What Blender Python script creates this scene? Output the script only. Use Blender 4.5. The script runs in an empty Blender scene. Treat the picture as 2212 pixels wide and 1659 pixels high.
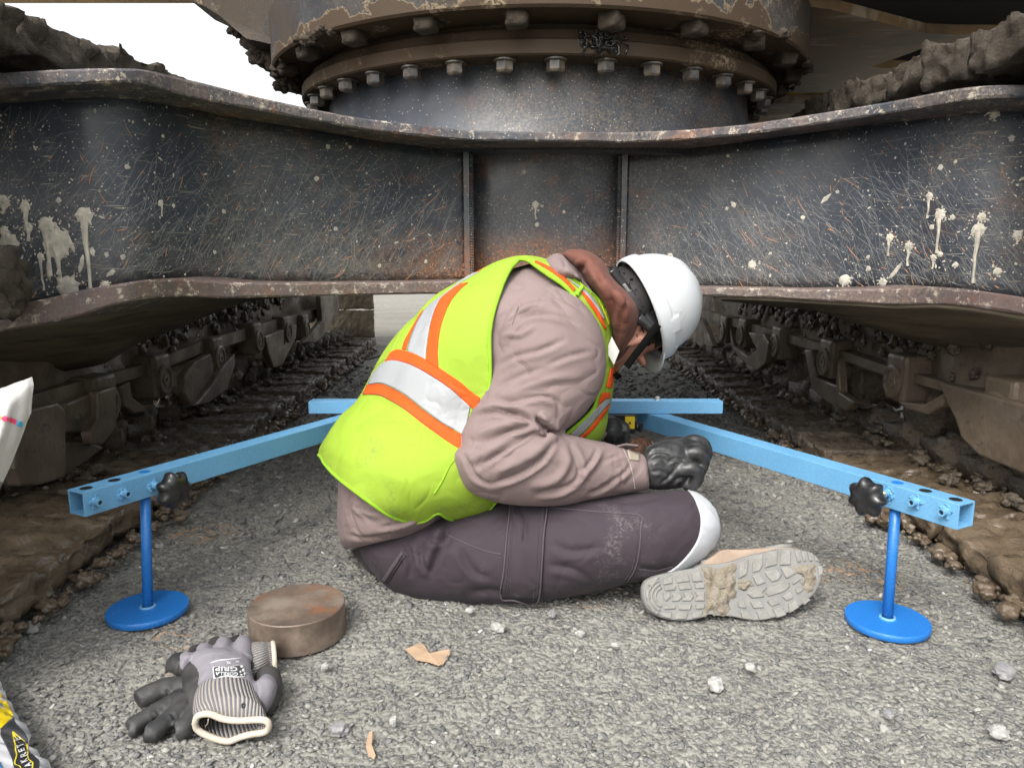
import bpy, math, random
import numpy as np
from mathutils import Vector, Matrix
from mathutils.bvhtree import BVHTree
rnd = random.Random(7)
rad = math.radians
S = bpy.context.scene
C = S.collection

# ---------------------------------------------------------------- camera, sky, sun, exposure
F = 1600.0; CX = 1106.0; CY = 829.5; CAMH = 0.60; PITCH = rad(9.5)
cd = bpy.data.cameras.new('camera'); cam = bpy.data.objects.new('camera', cd); C.objects.link(cam)
cam.location = (0, 0, CAMH); cam.rotation_euler = (rad(90) - PITCH, 0, 0)
cd.sensor_width = 36; cd.lens = 36 * F / 2212; cd.clip_start = 0.02; cd.clip_end = 3000
S.camera = cam
W = bpy.data.worlds.new('World'); S.world = W; W.use_nodes = True
wn = W.node_tree; bg = wn.nodes['Background']
sky = wn.nodes.new('ShaderNodeTexSky'); sky.sky_type = 'NISHITA'; sky.sun_disc = False
sky.sun_elevation = rad(48); sky.sun_rotation = rad(165); sky.dust_density = 6; sky.air_density = 1.6; sky.altitude = 100
hs = wn.nodes.new('ShaderNodeHueSaturation'); hs.inputs['Saturation'].default_value = 0.22
wn.links.new(sky.outputs[0], hs.inputs['Color']); wn.links.new(hs.outputs[0], bg.inputs['Color'])
bg.inputs['Strength'].default_value = 0.15
sl = bpy.data.lights.new('sun', 'SUN'); sl.energy = 1.0; sl.angle = rad(25); sl.color = (1, .97, .92)
so = bpy.data.objects.new('sun', sl); C.objects.link(so)
# sun stands behind the camera (towards -Y), a little to the left, high
sd = Vector((-0.30, -0.62, 0.80)).normalized()
so.rotation_euler = sd.to_track_quat('Z', 'Y').to_euler()
sky.sun_elevation = math.asin(sd.z); sky.sun_rotation = math.atan2(sd.x, sd.y)
V = S.view_settings; V.view_transform = 'Standard'; V.look = 'None'; V.gamma = 1; V.use_curve_mapping = False
V.exposure = 1.27
try:
    S.cycles.max_bounces = 6; S.cycles.diffuse_bounces = 4
except Exception: pass

# ---------------------------------------------------------------- turning photo pixels (2212 wide) into places
cp, sp = math.cos(PITCH), math.sin(PITCH)
CAM = np.array([0, 0, CAMH])
def ray(u, v):
    x = (u - CX) / F; y = (CY - v) / F
    return np.array([x, cp + y * sp, y * cp - sp])
def at(u, v, Y):
    d = ray(u, v); return CAM + d * (Y / d[1])
def atX(u, v, X):
    d = ray(u, v); return CAM + d * (X / d[0])
def atz(u, v, z):
    d = ray(u, v); return CAM + d * ((z - CAMH) / d[2])
def rng(u, v, r):
    d = ray(u, v); return CAM + d * (r / np.linalg.norm(d))
def proj(P):
    P = np.asarray(P, float) - CAM
    f = P[..., 1] * cp - P[..., 2] * sp; up = P[..., 1] * sp + P[..., 2] * cp
    return np.stack([CX + F * P[..., 0] / f, CY - F * up / f], -1)

# ---------------------------------------------------------------- noise (numpy)
def _h(i, j, k, s):
    n = (i.astype(np.int64) * 73856093) ^ (j.astype(np.int64) * 19349663) ^ (k.astype(np.int64) * 83492791) ^ (s * 2654435761)
    n = (n ^ (n >> 13)) * 1274126177 & 0x7fffffff; n = (n ^ (n >> 16)) * 668265263 & 0x7fffffff
    return ((n >> 7) & 0xffff) / 65535.0
def vn(p, s=1):
    p = np.asarray(p, float); i = np.floor(p).astype(np.int64); f = p - i; f = f * f * f * (f * (f * 6 - 15) + 10)
    r = 0
    for a in (0, 1):
        for b in (0, 1):
            for c in (0, 1):
                w = (f[:, 0] if a else 1 - f[:, 0]) * (f[:, 1] if b else 1 - f[:, 1]) * (f[:, 2] if c else 1 - f[:, 2])
                r = r + w * _h(i[:, 0] + a, i[:, 1] + b, i[:, 2] + c, s)
    return r * 2 - 1
def fbm(p, sc, o=3, s=1, g=.5):
    p = np.asarray(p, float) * sc; r = 0; a = 1
    for k in range(o): r = r + a * vn(p, s + k * 17); p = p * 2.03; a *= g
    return r

# ---------------------------------------------------------------- objects
def mk(name, v, f, mat=None, parent=None, smooth=False, **props):
    me = bpy.data.meshes.new(name); me.from_pydata([tuple(map(float, x)) for x in v], [], [tuple(map(int, q)) for q in f]); me.update()
    o = bpy.data.objects.new(name, me); C.objects.link(o)
    if mat: me.materials.append(mat)
    if smooth: me.shade_smooth()
    if parent: par(o, parent)
    for k, x in props.items(): o[k] = x
    return o
def par(o, p):
    o.parent = p; m = Matrix.Identity(4); q = p
    m = world(p).inverted(); o.matrix_parent_inverse = m
def world(p):
    m = Matrix.LocRotScale(p.location, p.rotation_euler, p.scale)
    if p.parent: return world(p.parent) @ p.matrix_parent_inverse @ m
    return m
def thing(name, label, cat, loc=(0, 0, 0), group=None):
    o = bpy.data.objects.new(name, None); C.objects.link(o); o.location = loc; o.empty_display_size = .05
    o['label'] = label; o['category'] = cat
    if group: o['group'] = group
    return o
def inst(name, me, loc, rot=(0, 0, 0), sc=(1, 1, 1), parent=None):
    o = bpy.data.objects.new(name, me); C.objects.link(o); o.location = loc; o.rotation_euler = rot; o.scale = sc
    if parent: par(o, parent)
    return o
class MB:
    def __init__(s): s.v = []; s.f = []
    def add(s, v, f):
        n = len(s.v); s.v += [tuple(map(float, x)) for x in v]; s.f += [tuple(int(i) + n for i in q) for q in f]; return s
    def box(s, c, e, R=None, taper=1):
        c = Vector(c); v = []
        for z in (-1, 1):
            for x, y in ((-1, -1), (1, -1), (1, 1), (-1, 1)):
                t = taper if z > 0 else 1
                p = Vector((x * e[0] * t, y * e[1] * t, z * e[2]))
                if R is not None: p = R @ p
                v.append(c + p)
        return s.add(v, [(3, 2, 1, 0), (4, 5, 6, 7), (0, 1, 5, 4), (1, 2, 6, 5), (2, 3, 7, 6), (3, 0, 4, 7)])
    def lathe(s, c, axis, prof, n=24, ph=0):
        axis = Vector(axis).normalized(); q = axis.to_track_quat('Z', 'Y').to_matrix(); c = Vector(c); v = []
        for (r, h) in prof:
            for i in range(n):
                a = 2 * math.pi * i / n + ph; v.append(c + q @ Vector((r * math.cos(a), r * math.sin(a), h)))
        f = []
        for k in range(len(prof) - 1):
            for i in range(n):
                j = (i + 1) % n; f.append((k * n + i, k * n + j, (k + 1) * n + j, (k + 1) * n + i))
        f.append(tuple(range(n - 1, -1, -1))); f.append(tuple(range((len(prof) - 1) * n, len(prof) * n)))
        return s.add(v, f)
    def tube(s, pts, r, n=8, closed=False):
        pts = [Vector(p) for p in pts]; rr = r if hasattr(r, '__len__') else [r] * len(pts); v = []; N = len(pts)
        up = Vector((.13, .3, .95)).normalized(); 
        for i, p in enumerate(pts):
            t = (pts[(i + 1) % N] - pts[i - 1]) if (closed or 0 < i < N - 1) else (pts[1] - pts[0] if i == 0 else pts[-1] - pts[-2])
            t = t.normalized() if t.length > 1e-9 else Vector((1, 0, 0))
            a = t.cross(up); a = a.normalized() if a.length > 1e-4 else Vector((1, 0, 0)); b = t.cross(a).normalized()
            for k in range(n):
                an = 2 * math.pi * k / n; v.append(p + a * math.cos(an) * rr[i] + b * math.sin(an) * rr[i])
        f = []
        for i in range(N if closed else N - 1):
            i2 = (i + 1) % N
            for k in range(n):
                k2 = (k + 1) % n; f.append((i * n + k, i2 * n + k, i2 * n + k2, i * n + k2))
        if not closed: f.append(tuple(range(n))); f.append(tuple(range((N - 1) * n, N * n))[::-1])
        return s.add(v, f)
    def build(s, name, mat=None, parent=None, smooth=False, bevel=0, **pr):
        o = mk(name, s.v, s.f, mat, parent, smooth, **pr)
        if bevel:
            m = o.modifiers.new('b', 'BEVEL'); m.width = bevel; m.segments = 2; m.limit_method = 'ANGLE'
        return o
def spline(pts, n):
    P = np.array(pts, float); P = np.vstack([2 * P[0] - P[1], P, 2 * P[-1] - P[-2]]); out = []
    for i in range(1, len(P) - 2):
        for k in range(n):
            t = k / n; a, b, c, d = P[i - 1], P[i], P[i + 1], P[i + 2]
            out.append(.5 * (2 * b + (c - a) * t + (2 * a - 5 * b + 4 * c - d) * t * t + (3 * b - a - 3 * c + d) * t ** 3))
    out.append(P[-2]); return np.array(out)
def resample(P, n):
    P = np.asarray(P, float); d = np.r_[0, np.cumsum(np.linalg.norm(np.diff(P, axis=0), axis=1))]
    t = np.linspace(0, d[-1], n); return np.stack([np.interp(t, d, P[:, k]) for k in range(P.shape[1])], -1)
def ebox(p, q, w, h, up=(0, 0, 1)):
    """box bar from p to q, w across, h tall"""
    p, q = Vector(p), Vector(q); t = (q - p).normalized(); a = t.cross(Vector(up)).normalized(); b = a.cross(t).normalized()
    v = [x + a * sx * w / 2 + b * sz * h / 2 for x in (p, q) for sx, sz in ((-1, -1), (1, -1), (1, 1), (-1, 1))]
    return v, [(0, 1, 2, 3), (7, 6, 5, 4), (0, 4, 5, 1), (1, 5, 6, 2), (2, 6, 7, 3), (3, 7, 4, 0)]
def prism(poly, n, t):
    """closed polygon (3D points) given thickness t along n"""
    n = Vector(n).normalized() * t; a = [Vector(p) for p in poly]; k = len(a); v = a + [p + n for p in a]
    return v, [tuple(range(k))[::-1], tuple(range(k, 2 * k))] + [(i, (i + 1) % k, (i + 1) % k + k, i + k) for i in range(k)]
def evalmesh(o):
    dg = bpy.context.evaluated_depsgraph_get(); e = o.evaluated_get(dg); me = bpy.data.meshes.new_from_object(e)
    return me
def arr(me):
    n = len(me.vertices); v = np.empty(n * 3); me.vertices.foreach_get('co', v); v = v.reshape(-1, 3)
    q = np.empty(n * 3); me.vertices.foreach_get('normal', q); return v, q.reshape(-1, 3)
def setco(me, v): me.vertices.foreach_set('co', np.ascontiguousarray(v, dtype=np.float64).ravel()); me.update()
def bvh_of(o):
    me = o.data; return BVHTree.FromPolygons([v.co.copy() for v in me.vertices], [tuple(p.vertices) for p in me.polygons])
def hit(b, u, v, guess=1.4):
    d = Vector(ray(u, v)).normalized(); h = b.ray_cast(Vector(CAM), d)
    if h[0] is None:
        h = b.find_nearest(Vector(at(u, v, guess)))
    n = h[1]
    if n.dot(d) > 0: n = -n
    return h[0], n

# ---------------------------------------------------------------- materials
class NM:
    def __init__(s, name, rough=.6, metal=0, spec=.5, coord='Object'):
        s.m = bpy.data.materials.new(name); s.m.use_nodes = True; s.t = s.m.node_tree; s.b = s.t.nodes['Principled BSDF']
        s.b.inputs['Roughness'].default_value = rough; s.b.inputs['Metallic'].default_value = metal
        s.b.inputs['Specular IOR Level'].default_value = spec
        s.tc = s.t.nodes.new('ShaderNodeTexCoord'); s.co = s.tc.outputs[coord]; s.col = None; s.bn = None
    def n(s, t, **k):
        x = s.t.nodes.new(t)
        for a, b in k.items():
            if a in x.inputs.keys(): 
                if hasattr(b, 'is_output') or isinstance(b, bpy.types.NodeSocket): s.t.links.new(b, x.inputs[a])
                else: x.inputs[a].default_value = b
            else: setattr(x, a, b)
        return x
    def l(s, a, b): s.t.links.new(a, b)
    def mp(s, sc=(1, 1, 1), rot=(0, 0, 0), loc=(0, 0, 0)):
        x = s.n('ShaderNodeMapping'); s.l(s.co, x.inputs[0]); x.inputs['Scale'].default_value = sc
        x.inputs['Rotation'].default_value = rot; x.inputs['Location'].default_value = loc; return x.outputs[0]
    def noise(s, sc, det=4, ro=.55, dist=0, vec=None, lo=.4, hi=.6, inv=False):
        x = s.n('ShaderNodeTexNoise'); x.inputs['Scale'].default_value = sc; x.inputs['Detail'].default_value = det
        x.inputs['Roughness'].default_value = ro; x.inputs['Distortion'].default_value = dist; s.l(vec or s.co, x.inputs['Vector'])
        return s.mr(x.outputs['Fac'], lo, hi, inv)
    def vor(s, sc, lo=0, hi=1, feat='F1', vec=None, inv=False, rnd=1, out='Distance'):
        x = s.n('ShaderNodeTexVoronoi', feature=feat); x.inputs['Scale'].default_value = sc; x.inputs['Randomness'].default_value = rnd
        s.l(vec or s.co, x.inputs['Vector'])
        return s.mr(x.outputs['Distance'], lo, hi, inv) if out == 'Distance' else x.outputs[out]
    def mr(s, f, lo, hi, inv=False):
        m = s.n('ShaderNodeMapRange'); s.l(f, m.inputs[0]); m.inputs[1].default_value = lo; m.inputs[2].default_value = hi
        m.inputs[3].default_value = 1 if inv else 0; m.inputs[4].default_value = 0 if inv else 1; return m.outputs[0]
    def math(s, op, a, b=None):
        m = s.n('ShaderNodeMath', operation=op)
        for i, x in enumerate((a, b)):
            if x is None: continue
            if isinstance(x, (int, float)): m.inputs[i].default_value = x
            else: s.l(x, m.inputs[i])
        return m.outputs[0]
    def base(s, c): s.col = tuple(c) + (1,); s.b.inputs['Base Color'].default_value = s.col; s.src = None; return s
    def over(s, c, mask, amt=1):
        m = s.n('ShaderNodeMix', data_type='RGBA'); fi, ai, bi = m.inputs[0], m.inputs[6], m.inputs[7]
        if amt != 1: mask = s.math('MULTIPLY', mask, amt)
        s.l(mask, fi)
        if s.src is None: ai.default_value = s.col
        else: s.l(s.src, ai)
        if isinstance(c, tuple): bi.default_value = c + (1,)
        else: s.l(c, bi)
        s.src = m.outputs[2]; s.l(s.src, s.b.inputs['Base Color']); return s
    def rough(s, mask, a, b):
        m = s.n('ShaderNodeMapRange'); s.l(mask, m.inputs[0]); m.inputs[3].default_value = a; m.inputs[4].default_value = b
        s.l(m.outputs[0], s.b.inputs['Roughness']); return s
    def bump(s, h, st=.3, dist=.002):
        x = s.n('ShaderNodeBump'); x.inputs['Strength'].default_value = st; x.inputs['Distance'].default_value = dist
        s.l(h, x.inputs['Height'])
        if s.bn: s.l(s.bn, x.inputs['Normal'])
        s.bn = x.outputs[0]; s.l(s.bn, s.b.inputs['Normal']); return s
MT = {}
def simple(name, c, rough=.6, var=None, bump=None, metal=0, spec=.5):
    n = NM(name, rough, metal, spec).base(c)
    if var: n.over(var[0], n.noise(var[1], lo=.38, hi=.68), var[2])
    if bump: n.bump(n.noise(bump[0], lo=0, hi=1), bump[1], bump[2])
    MT[name] = n.m; return n

def steel_paint(name, dust, streak, rustamt=.5, base=(.014, .018, .026), rough=.36, coord='Object', dirt=(.30, .25, .18)):
    n = NM(name, rough, coord=coord).base(base)
    n.over((.060, .072, .092), n.noise(9, 6, .7, lo=.32, hi=.75), .6)                       # faded paint
    if dust: n.over(dirt, n.math('MULTIPLY', n.noise(2.2, 5, .7, lo=.45, hi=.7), n.noise(160, 3, .7, lo=.42, hi=.66)), dust)
    k = 0; tot = None
    for ang, sc, th in streak:
        vec = n.mp((sc * .07, 1, sc), rot=(0, rad(ang), 0), loc=(k * 3.1, k, k * 1.7)); k += 1
        m = n.noise(1, 2, .5, vec=vec, lo=th, hi=th + .03, dist=.15)
        m = n.math('MULTIPLY', m, n.noise(5 + k, 2, lo=.42, hi=.62))
        tot = m if tot is None else n.math('MAXIMUM', tot, m)
    if tot is not None: n.over((.30, .27, .22), tot, .75)
    r = n.math('MULTIPLY', n.noise(14, 7, .75, lo=.53, hi=.6), n.noise(3.1, 3, lo=.42, hi=.62))
    n.over((.20, .075, .03), r, rustamt)
    n.over((.5, .46, .38), n.vor(85, .10, .14, inv=True) if name != 'ring' else n.vor(60, .05, .07, inv=True), .6)                               # mud freckles
    n.bump(n.noise(60, 4, lo=0, hi=1), .25, .002); n.rough(n.noise(4, 5, lo=.35, hi=.7), rough - .06, rough + .3)
    MT[name] = n.m; return n
steel_paint('web', .55, [(38, 260, .69), (62, 300, .69), (-35, 240, .70), (50, 420, .68)], .22)
steel_paint('ring_base', .55, [], .2, rough=.42, dirt=(.26, .20, .125)); nn0 = steel_paint('ring', .8, [], .15, base=(.016, .015, .015), rough=.62, dirt=(.14, .108, .075)); nn0.b.inputs['Specular IOR Level'].default_value = .2; nn0.over((.045, .034, .024), nn0.noise(3.0, 5, .65, lo=.42, hi=.56), .85); z_ = nn0.n('ShaderNodeSeparateXYZ', Vector=nn0.co).outputs[2]; d_ = nn0.math('ADD', nn0.math('MULTIPLY', nn0.noise(7, 5, .65, lo=.3, hi=.7), .11), 1.145); mm_ = nn0.math('MULTIPLY', nn0.mr(nn0.math('SUBTRACT', d_, z_), 0, .004), nn0.mr(z_, 1.062, 1.066)); nn0.over((.050, .033, .020), mm_, .95); ee_ = nn0.math('MULTIPLY', nn0.math('MULTIPLY', nn0.mr(nn0.math('SUBTRACT', d_, z_), -.002, .001), nn0.mr(nn0.math('SUBTRACT', d_, z_), .002, .008, True)), nn0.mr(z_, 1.15, 1.152)); nn0.over((.22, .17, .11), ee_, .6); nn0.over((.30, .24, .16), nn0.math('MULTIPLY', nn0.noise(4, 6, .7, lo=.55, hi=.66), nn0.noise(110, 4, .7, lo=.45, hi=.58)), .85)
steel_paint('drum', .45, [(40, 260, .70)], .35, rough=.28)
n = steel_paint('flange', .9, [], .8, rough=.5); n.over((.16, .12, .105), n.noise(22, 8, .75, lo=.42, hi=.62), .6)
n.over((.42, .37, .29), n.noise(38, 6, .8, lo=.56, hi=.62), .8); n.bump(n.noise(90, 6, .7, lo=0, hi=1), .6, .003)
n = steel_paint('flange_low', .9, [], .5, rough=.55, base=(.075, .05, .045)); n.over((.13, .085, .07), n.noise(30, 8, .75, lo=.4, hi=.65), .8)
n.over((.42, .37, .30), n.noise(44, 6, .8, lo=.56, hi=.63), .8); n.bump(n.noise(90, 6, .7, lo=0, hi=1), .6, .003)
n = NM('belly', .8).base((.085, .068, .045)); v = n.mp((6, 1.2, 30), rot=(0, rad(12), 0))
n.over((.21, .17, .12), n.noise(1, 6, .7, vec=v, lo=.42, hi=.66), .8); n.over((.022, .022, .022), n.noise(1.4, 5, .7, vec=v, lo=.58, hi=.64), .8)
n.bump(n.noise(1, 6, .7, vec=v, lo=0, hi=1), .4, .003); MT['belly'] = n.m
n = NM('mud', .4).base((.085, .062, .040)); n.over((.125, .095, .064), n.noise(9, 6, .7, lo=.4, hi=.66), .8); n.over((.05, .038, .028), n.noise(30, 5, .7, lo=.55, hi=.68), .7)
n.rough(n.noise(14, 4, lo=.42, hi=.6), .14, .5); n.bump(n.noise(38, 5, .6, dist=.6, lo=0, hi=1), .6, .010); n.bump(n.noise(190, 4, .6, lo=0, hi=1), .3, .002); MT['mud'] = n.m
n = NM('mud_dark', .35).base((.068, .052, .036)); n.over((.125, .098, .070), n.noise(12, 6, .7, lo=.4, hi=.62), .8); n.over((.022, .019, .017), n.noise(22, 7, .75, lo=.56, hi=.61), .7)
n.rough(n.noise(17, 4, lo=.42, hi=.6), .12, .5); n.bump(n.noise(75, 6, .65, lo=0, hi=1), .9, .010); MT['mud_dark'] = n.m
n = NM('mud_dry', .85).base((.068, .052, .035)); n.over((.145, .125, .095), n.noise(16, 6, .7, lo=.5, hi=.66), .7); n.over((.07, .055, .04), n.noise(24, 6, .75, lo=.5, hi=.66), .8)
n.bump(n.noise(45, 7, .75, lo=0, hi=1), 1, .022); MT['mud_dry'] = n.m
n = NM('muddy_steel', .6).base((.115, .088, .060)); n.over((.175, .140, .102), n.noise(7, 6, .7, lo=.45, hi=.6), .7); n.over((.022, .023, .026), n.noise(13, 8, .8, lo=.58, hi=.61), .9)
n.over((.07, .05, .035), n.noise(5, 3, lo=.48, hi=.6), .6); n.rough(n.noise(9, 4, lo=.4, hi=.6), .35, .75); n.bump(n.noise(40, 6, .65, lo=0, hi=1), .5, .006); MT['muddy_steel'] = n.m
n = NM('house_steel', .55).base((.095, .070, .046)); v = n.mp((4, 14, 4), rot=(0, 0, rad(35)))
n.over((.40, .33, .25), n.noise(1, 6, .7, vec=v, lo=.52, hi=.66), .75); n.over((.16, .095, .025), n.noise(2.2, 4, lo=.5, hi=.62), .5); n.bump(n.noise(30, 5, lo=0, hi=1), .3, .004); MT['house_steel'] = n.m
n = NM('floor_steel', .5).base((.27, .175, .085)); v = n.mp((3, 12, 4), rot=(0, 0, rad(35))); n.over((.60, .50, .38), n.noise(1, 6, .7, vec=v, lo=.56, hi=.68), .85); n.over((.05, .038, .025), n.noise(1.6, 5, .6, lo=.48, hi=.62), .8); MT['floor_steel'] = n.m
simple('roof_dark', (.02, .017, .013), .8)
simple('yellow_steel', (.42, .25, .05), .5, ((.12, .08, .04), 8, .8))
simple('bolt', (.035, .035, .035), .4, ((.15, .12, .085), 40, .9), (80, .4, .002))
simple('bolt_muddy', (.024, .017, .011), .95, ((.05, .037, .024), 30, .8), (60, .8, .006))
simple('oily', (.016, .014, .012), .15, None, (120, .8, .006))
simple('mud_plate', (.20, .165, .115), .5, ((.13, .10, .07), 8, .6), (60, .8, .006))
simple('grease', (.008, .008, .008), .12)
simple('splat', (.46, .425, .35), .8, ((.25, .24, .21), 45, .9), (120, .6, .002))
simple('black', (.004, .004, .004), .6)
for nm in ('web', 'drum'):
    mt = MT[nm]; t_ = mt.node_tree; b_ = t_.nodes['Principled BSDF']; q_ = NM.__new__(NM); q_.m = mt; q_.t = t_; q_.b = b_; q_.bn = None
    q_.tc = t_.nodes.new('ShaderNodeTexCoord'); q_.co = q_.tc.outputs['Object']; q_.src = b_.inputs['Base Color'].links[0].from_socket; q_.col = None
    sx_ = q_.n('ShaderNodeSeparateXYZ', Vector=q_.co); X_, Z_ = sx_.outputs[0], sx_.outputs[2]
    # rust bloom low in the middle, tan dust to its left
    fx = q_.mr(q_.math('ABSOLUTE', q_.math('ADD', X_, .0)), .12, .40, True); fz = q_.mr(q_.math('ADD', Z_, q_.math('MULTIPLY', q_.noise(9, 4, lo=.2, hi=.8), .10)), .60, .74, True)
    q_.over((.15, .135, .10), q_.math('MULTIPLY', q_.math('MULTIPLY', q_.mr(q_.math('ABSOLUTE', q_.math('ADD', X_, .28)), .1, .8, True), q_.mr(Z_, .54, .70, True)), q_.noise(40, 6, .75, lo=.40, hi=.6)), .85)
    q_.over((.19, .075, .030), q_.math('MULTIPLY', q_.math('MULTIPLY', fx, fz), q_.noise(70, 5, .75, lo=.38, hi=.52)), .95)
# gravel ground and stones
n = NM('gravel', .9).base((.185, .18, .158)); n.over((.28, .272, .24), n.noise(1.3, 5, .6, lo=.45, hi=.7), .55); n.over((.055, .055, .055), n.noise(70, 6, .75, lo=.5, hi=.62), .8)
n.over((.38, .36, .32), n.vor(130, .1, .3, inv=True), .45); n.over((.33, .20, .11), n.math('MULTIPLY', n.noise(2.3, 2, lo=.62, hi=.67), n.noise(60, 5, lo=.5, hi=.56)), .9)
n.bump(n.vor(110, 0, .8, inv=True), .8, .006); n.bump(n.noise(260, 4, lo=0, hi=1), .6, .003); MT['gravel'] = n.m
def stone_mat(name, a, b, c):
    n = NM(name, .85).base(a); g = n.n('ShaderNodeNewGeometry'); r = g.outputs['Random Per Island']
    n.over(b, n.mr(r, .2, .75)); n.over(c, n.mr(r, .90, .96)); n.over((.5, .5, .48), n.mr(r, .993, .996), .6)
    n.over((.10, .10, .10), n.noise(150, 4, .7, lo=.45, hi=.7), .35); n.bump(n.noise(220, 4, lo=0, hi=1), .4, .002); MT[name] = n.m
stone_mat('stones', (.095, .096, .096), (.195, .19, .172), (.26, .255, .23))
simple('stone_pale', (.33, .325, .305), .85, ((.17, .17, .165), 90, .7), (120, .6, .003))
simple('stone_grey', (.15, .15, .155), .85, ((.27, .265, .26), 70, .7), (120, .6, .003))
simple('paper', (.36, .25, .165), .7, ((.25, .17, .11), 50, .6), (90, .4, .002))
# blue tool
n = NM('blue_light', .42).base((.10, .27, .46)); n.over((.15, .35, .55), n.noise(500, 2, lo=.4, hi=.6), .8); n.over((.08, .23, .40), n.noise(5, 2, lo=.4, hi=.6), .4); n.over((.42, .36, .28), n.noise(55, 7, .8, lo=.66, hi=.70), .75); n.over((.05, .04, .035), n.noise(30, 6, .75, lo=.70, hi=.73), .8); n.bump(n.noise(420, 2, lo=0, hi=1), .6, .001); MT['blue_light'] = n.m
n = NM('blue_deep', .38).base((.012, .12, .40)); n.over((.022, .17, .48), n.noise(300, 2, lo=.4, hi=.6), .6); n.over((.5, .42, .40), n.noise(60, 6, .8, lo=.65, hi=.69), .75); n.bump(n.noise(350, 2, lo=0, hi=1), .5, .001); MT['blue_deep'] = n.m
simple('plastic_black', (.010, .010, .011), .28, ((.03, .03, .03), 60, .5), (200, .1, .001))
simple('brass', (.62, .50, .24), .3, None, None, .9)
simple('galv', (.5, .5, .48), .4, None, None, .8)
n = NM('rust_disc', .5, .35).base((.15, .11, .085)); n.over((.30, .25, .20), n.noise(11, 7, .7, lo=.48, hi=.66), .7); n.over((.26, .10, .035), n.noise(17, 6, .7, lo=.52, hi=.66), .75)
n.over((.05, .04, .035), n.noise(6, 5, .6, lo=.55, hi=.68), .7); n.bump(n.noise(120, 5, lo=0, hi=1), .3, .002); MT['rust_disc'] = n.m
# cloth
def cloth(name, c, c2=None, weave=900, rough=.8, sheen=.03, amt=.5, ns=7, dirt=None, crease=.35):
    n = NM(name, rough, spec=.3).base(c)
    if c2: n.over(c2, n.noise(ns, 4, .6, lo=.42, hi=.66), amt)
    if dirt: n.over(dirt, n.math('MULTIPLY', n.noise(9, 5, .7, lo=.56, hi=.68), n.noise(220, 3, lo=.45, hi=.6)), .6)
    cr = n.math('ABSOLUTE', n.math('SUBTRACT', n.noise(9, 2, .5, dist=.5, lo=0, hi=1), .5)); n.bump(n.mr(cr, 0, .07), crease, .004); n.bump(n.noise(26, 3, lo=0, hi=1), .3, .003); n.bump(n.noise(weave, 1, lo=0, hi=1), .25, .0006)
    n.b.inputs['Sheen Weight'].default_value = sheen; MT[name] = n.m; return n
cloth('jacket', (.178, .132, .127), (.155, .115, .110), dirt=(.20, .175, .16), crease=.55)
cloth('jacket_in', (.12, .09, .085))
n = cloth('vest', (.230, .342, .028), (.195, .295, .026), ns=5, dirt=(.13, .15, .045), crease=.35); n.b.inputs['Sheen Weight'].default_value = 0
cloth('vest_trim', (.20, .385, .016))
cloth('vest_yellow', (.50, .55, .01))
n = cloth('orange', (.62, .07, .006), (.54, .06, .006)); n.b.inputs['Sheen Weight'].default_value = 0
cloth('silver', (.27, .28, .29), (.23, .24, .25), rough=.45)
cloth('trousers', (.030, .022, .028), (.043, .033, .041), dirt=(.13, .12, .12))
cloth('trousers_seam', (.060, .049, .057), dirt=(.13, .12, .12))
cloth('knee_white', (.42, .43, .45), (.35, .36, .38), rough=.55)
cloth('hood', (.120, .046, .032), (.10, .038, .027))
simple('nitrile', (.012, .012, .013), .42, ((.05, .05, .05), 30, .6), (60, .3, .004))
simple('skin', (.42, .19, .13), .5, ((.33, .14, .09), 30, .5), (200, .2, .001))
simple('hair', (.006, .005, .005), .65, ((.02, .017, .016), 80, .5))
n = simple('helmet', (.46, .48, .495), .32, ((.44, .455, .465), 14, .35)); n.over((.25, .22, .2), n.noise(40, 6, .8, lo=.66, hi=.70), .7); vq = n.mp((6, 60, 20), rot=(.5, .3, .8)); n.over((.30, .30, .30), n.noise(1, 3, .6, vec=vq, lo=.66, hi=.70), .5)
simple('webbing', (.004, .004, .004), 1, None, (600, .5, .001), spec=.08)
simple('navy', (.01, .012, .05), .4)
simple('tag_white', (.52, .51, .48), .6)
simple('velcro', (.30, .26, .20), .95, ((.2, .17, .13), 500, .8), (700, .6, .001))
simple('boot_rubber', (.205, .20, .185), .9, ((.15, .145, .13), 60, .8), (150, .7, .003))
simple('boot_rubber_dark', (.150, .150, .145), .85, ((.20, .195, .18), 40, .7), (120, .4, .002))
simple('boot_mud', (.155, .128, .092), .95, ((.21, .195, .165), 60, .7), (70, 1, .010))
simple('boot_leather', (.27, .205, .155), .8, ((.19, .135, .10), 30, .7), (70, .5, .003))
n = cloth('glove_grey', (.19, .178, .20), (.155, .145, .165), weave=700); 
cloth('cream', (.44, .39, .32), (.36, .31, .25))
n = NM('rib', .85).base((.26, .24, .215)); n.over((.095, .092, .11), n.mr(n.math('SINE', n.math('MULTIPLY', n.n('ShaderNodeSeparateXYZ', Vector=n.tc.outputs['UV']).outputs[0], 300)), -.2, .3), .9)
n.bump(n.math('SINE', n.math('MULTIPLY', n.n('ShaderNodeSeparateXYZ', Vector=n.tc.outputs['UV']).outputs[0], 300)), .6, .002); MT['rib'] = n.m
simple('coat', (.016, .016, .017), .62, ((.06, .058, .055), 25, .7), (90, .35, .002))
simple('sack_white', (.55, .55, .57), .4, ((.46, .46, .49), 6, .5), (14, .5, .006))
simple('bag_white', (.48, .47, .45), .55, None, (9, .6, .008))
simple('print_yellow', (.62, .46, .008), .45); simple('print_black', (.025, .025, .03), .4, ((.08, .08, .085), 30, .6)); simple('print_gold', (.55, .45, .02), .45)
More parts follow.
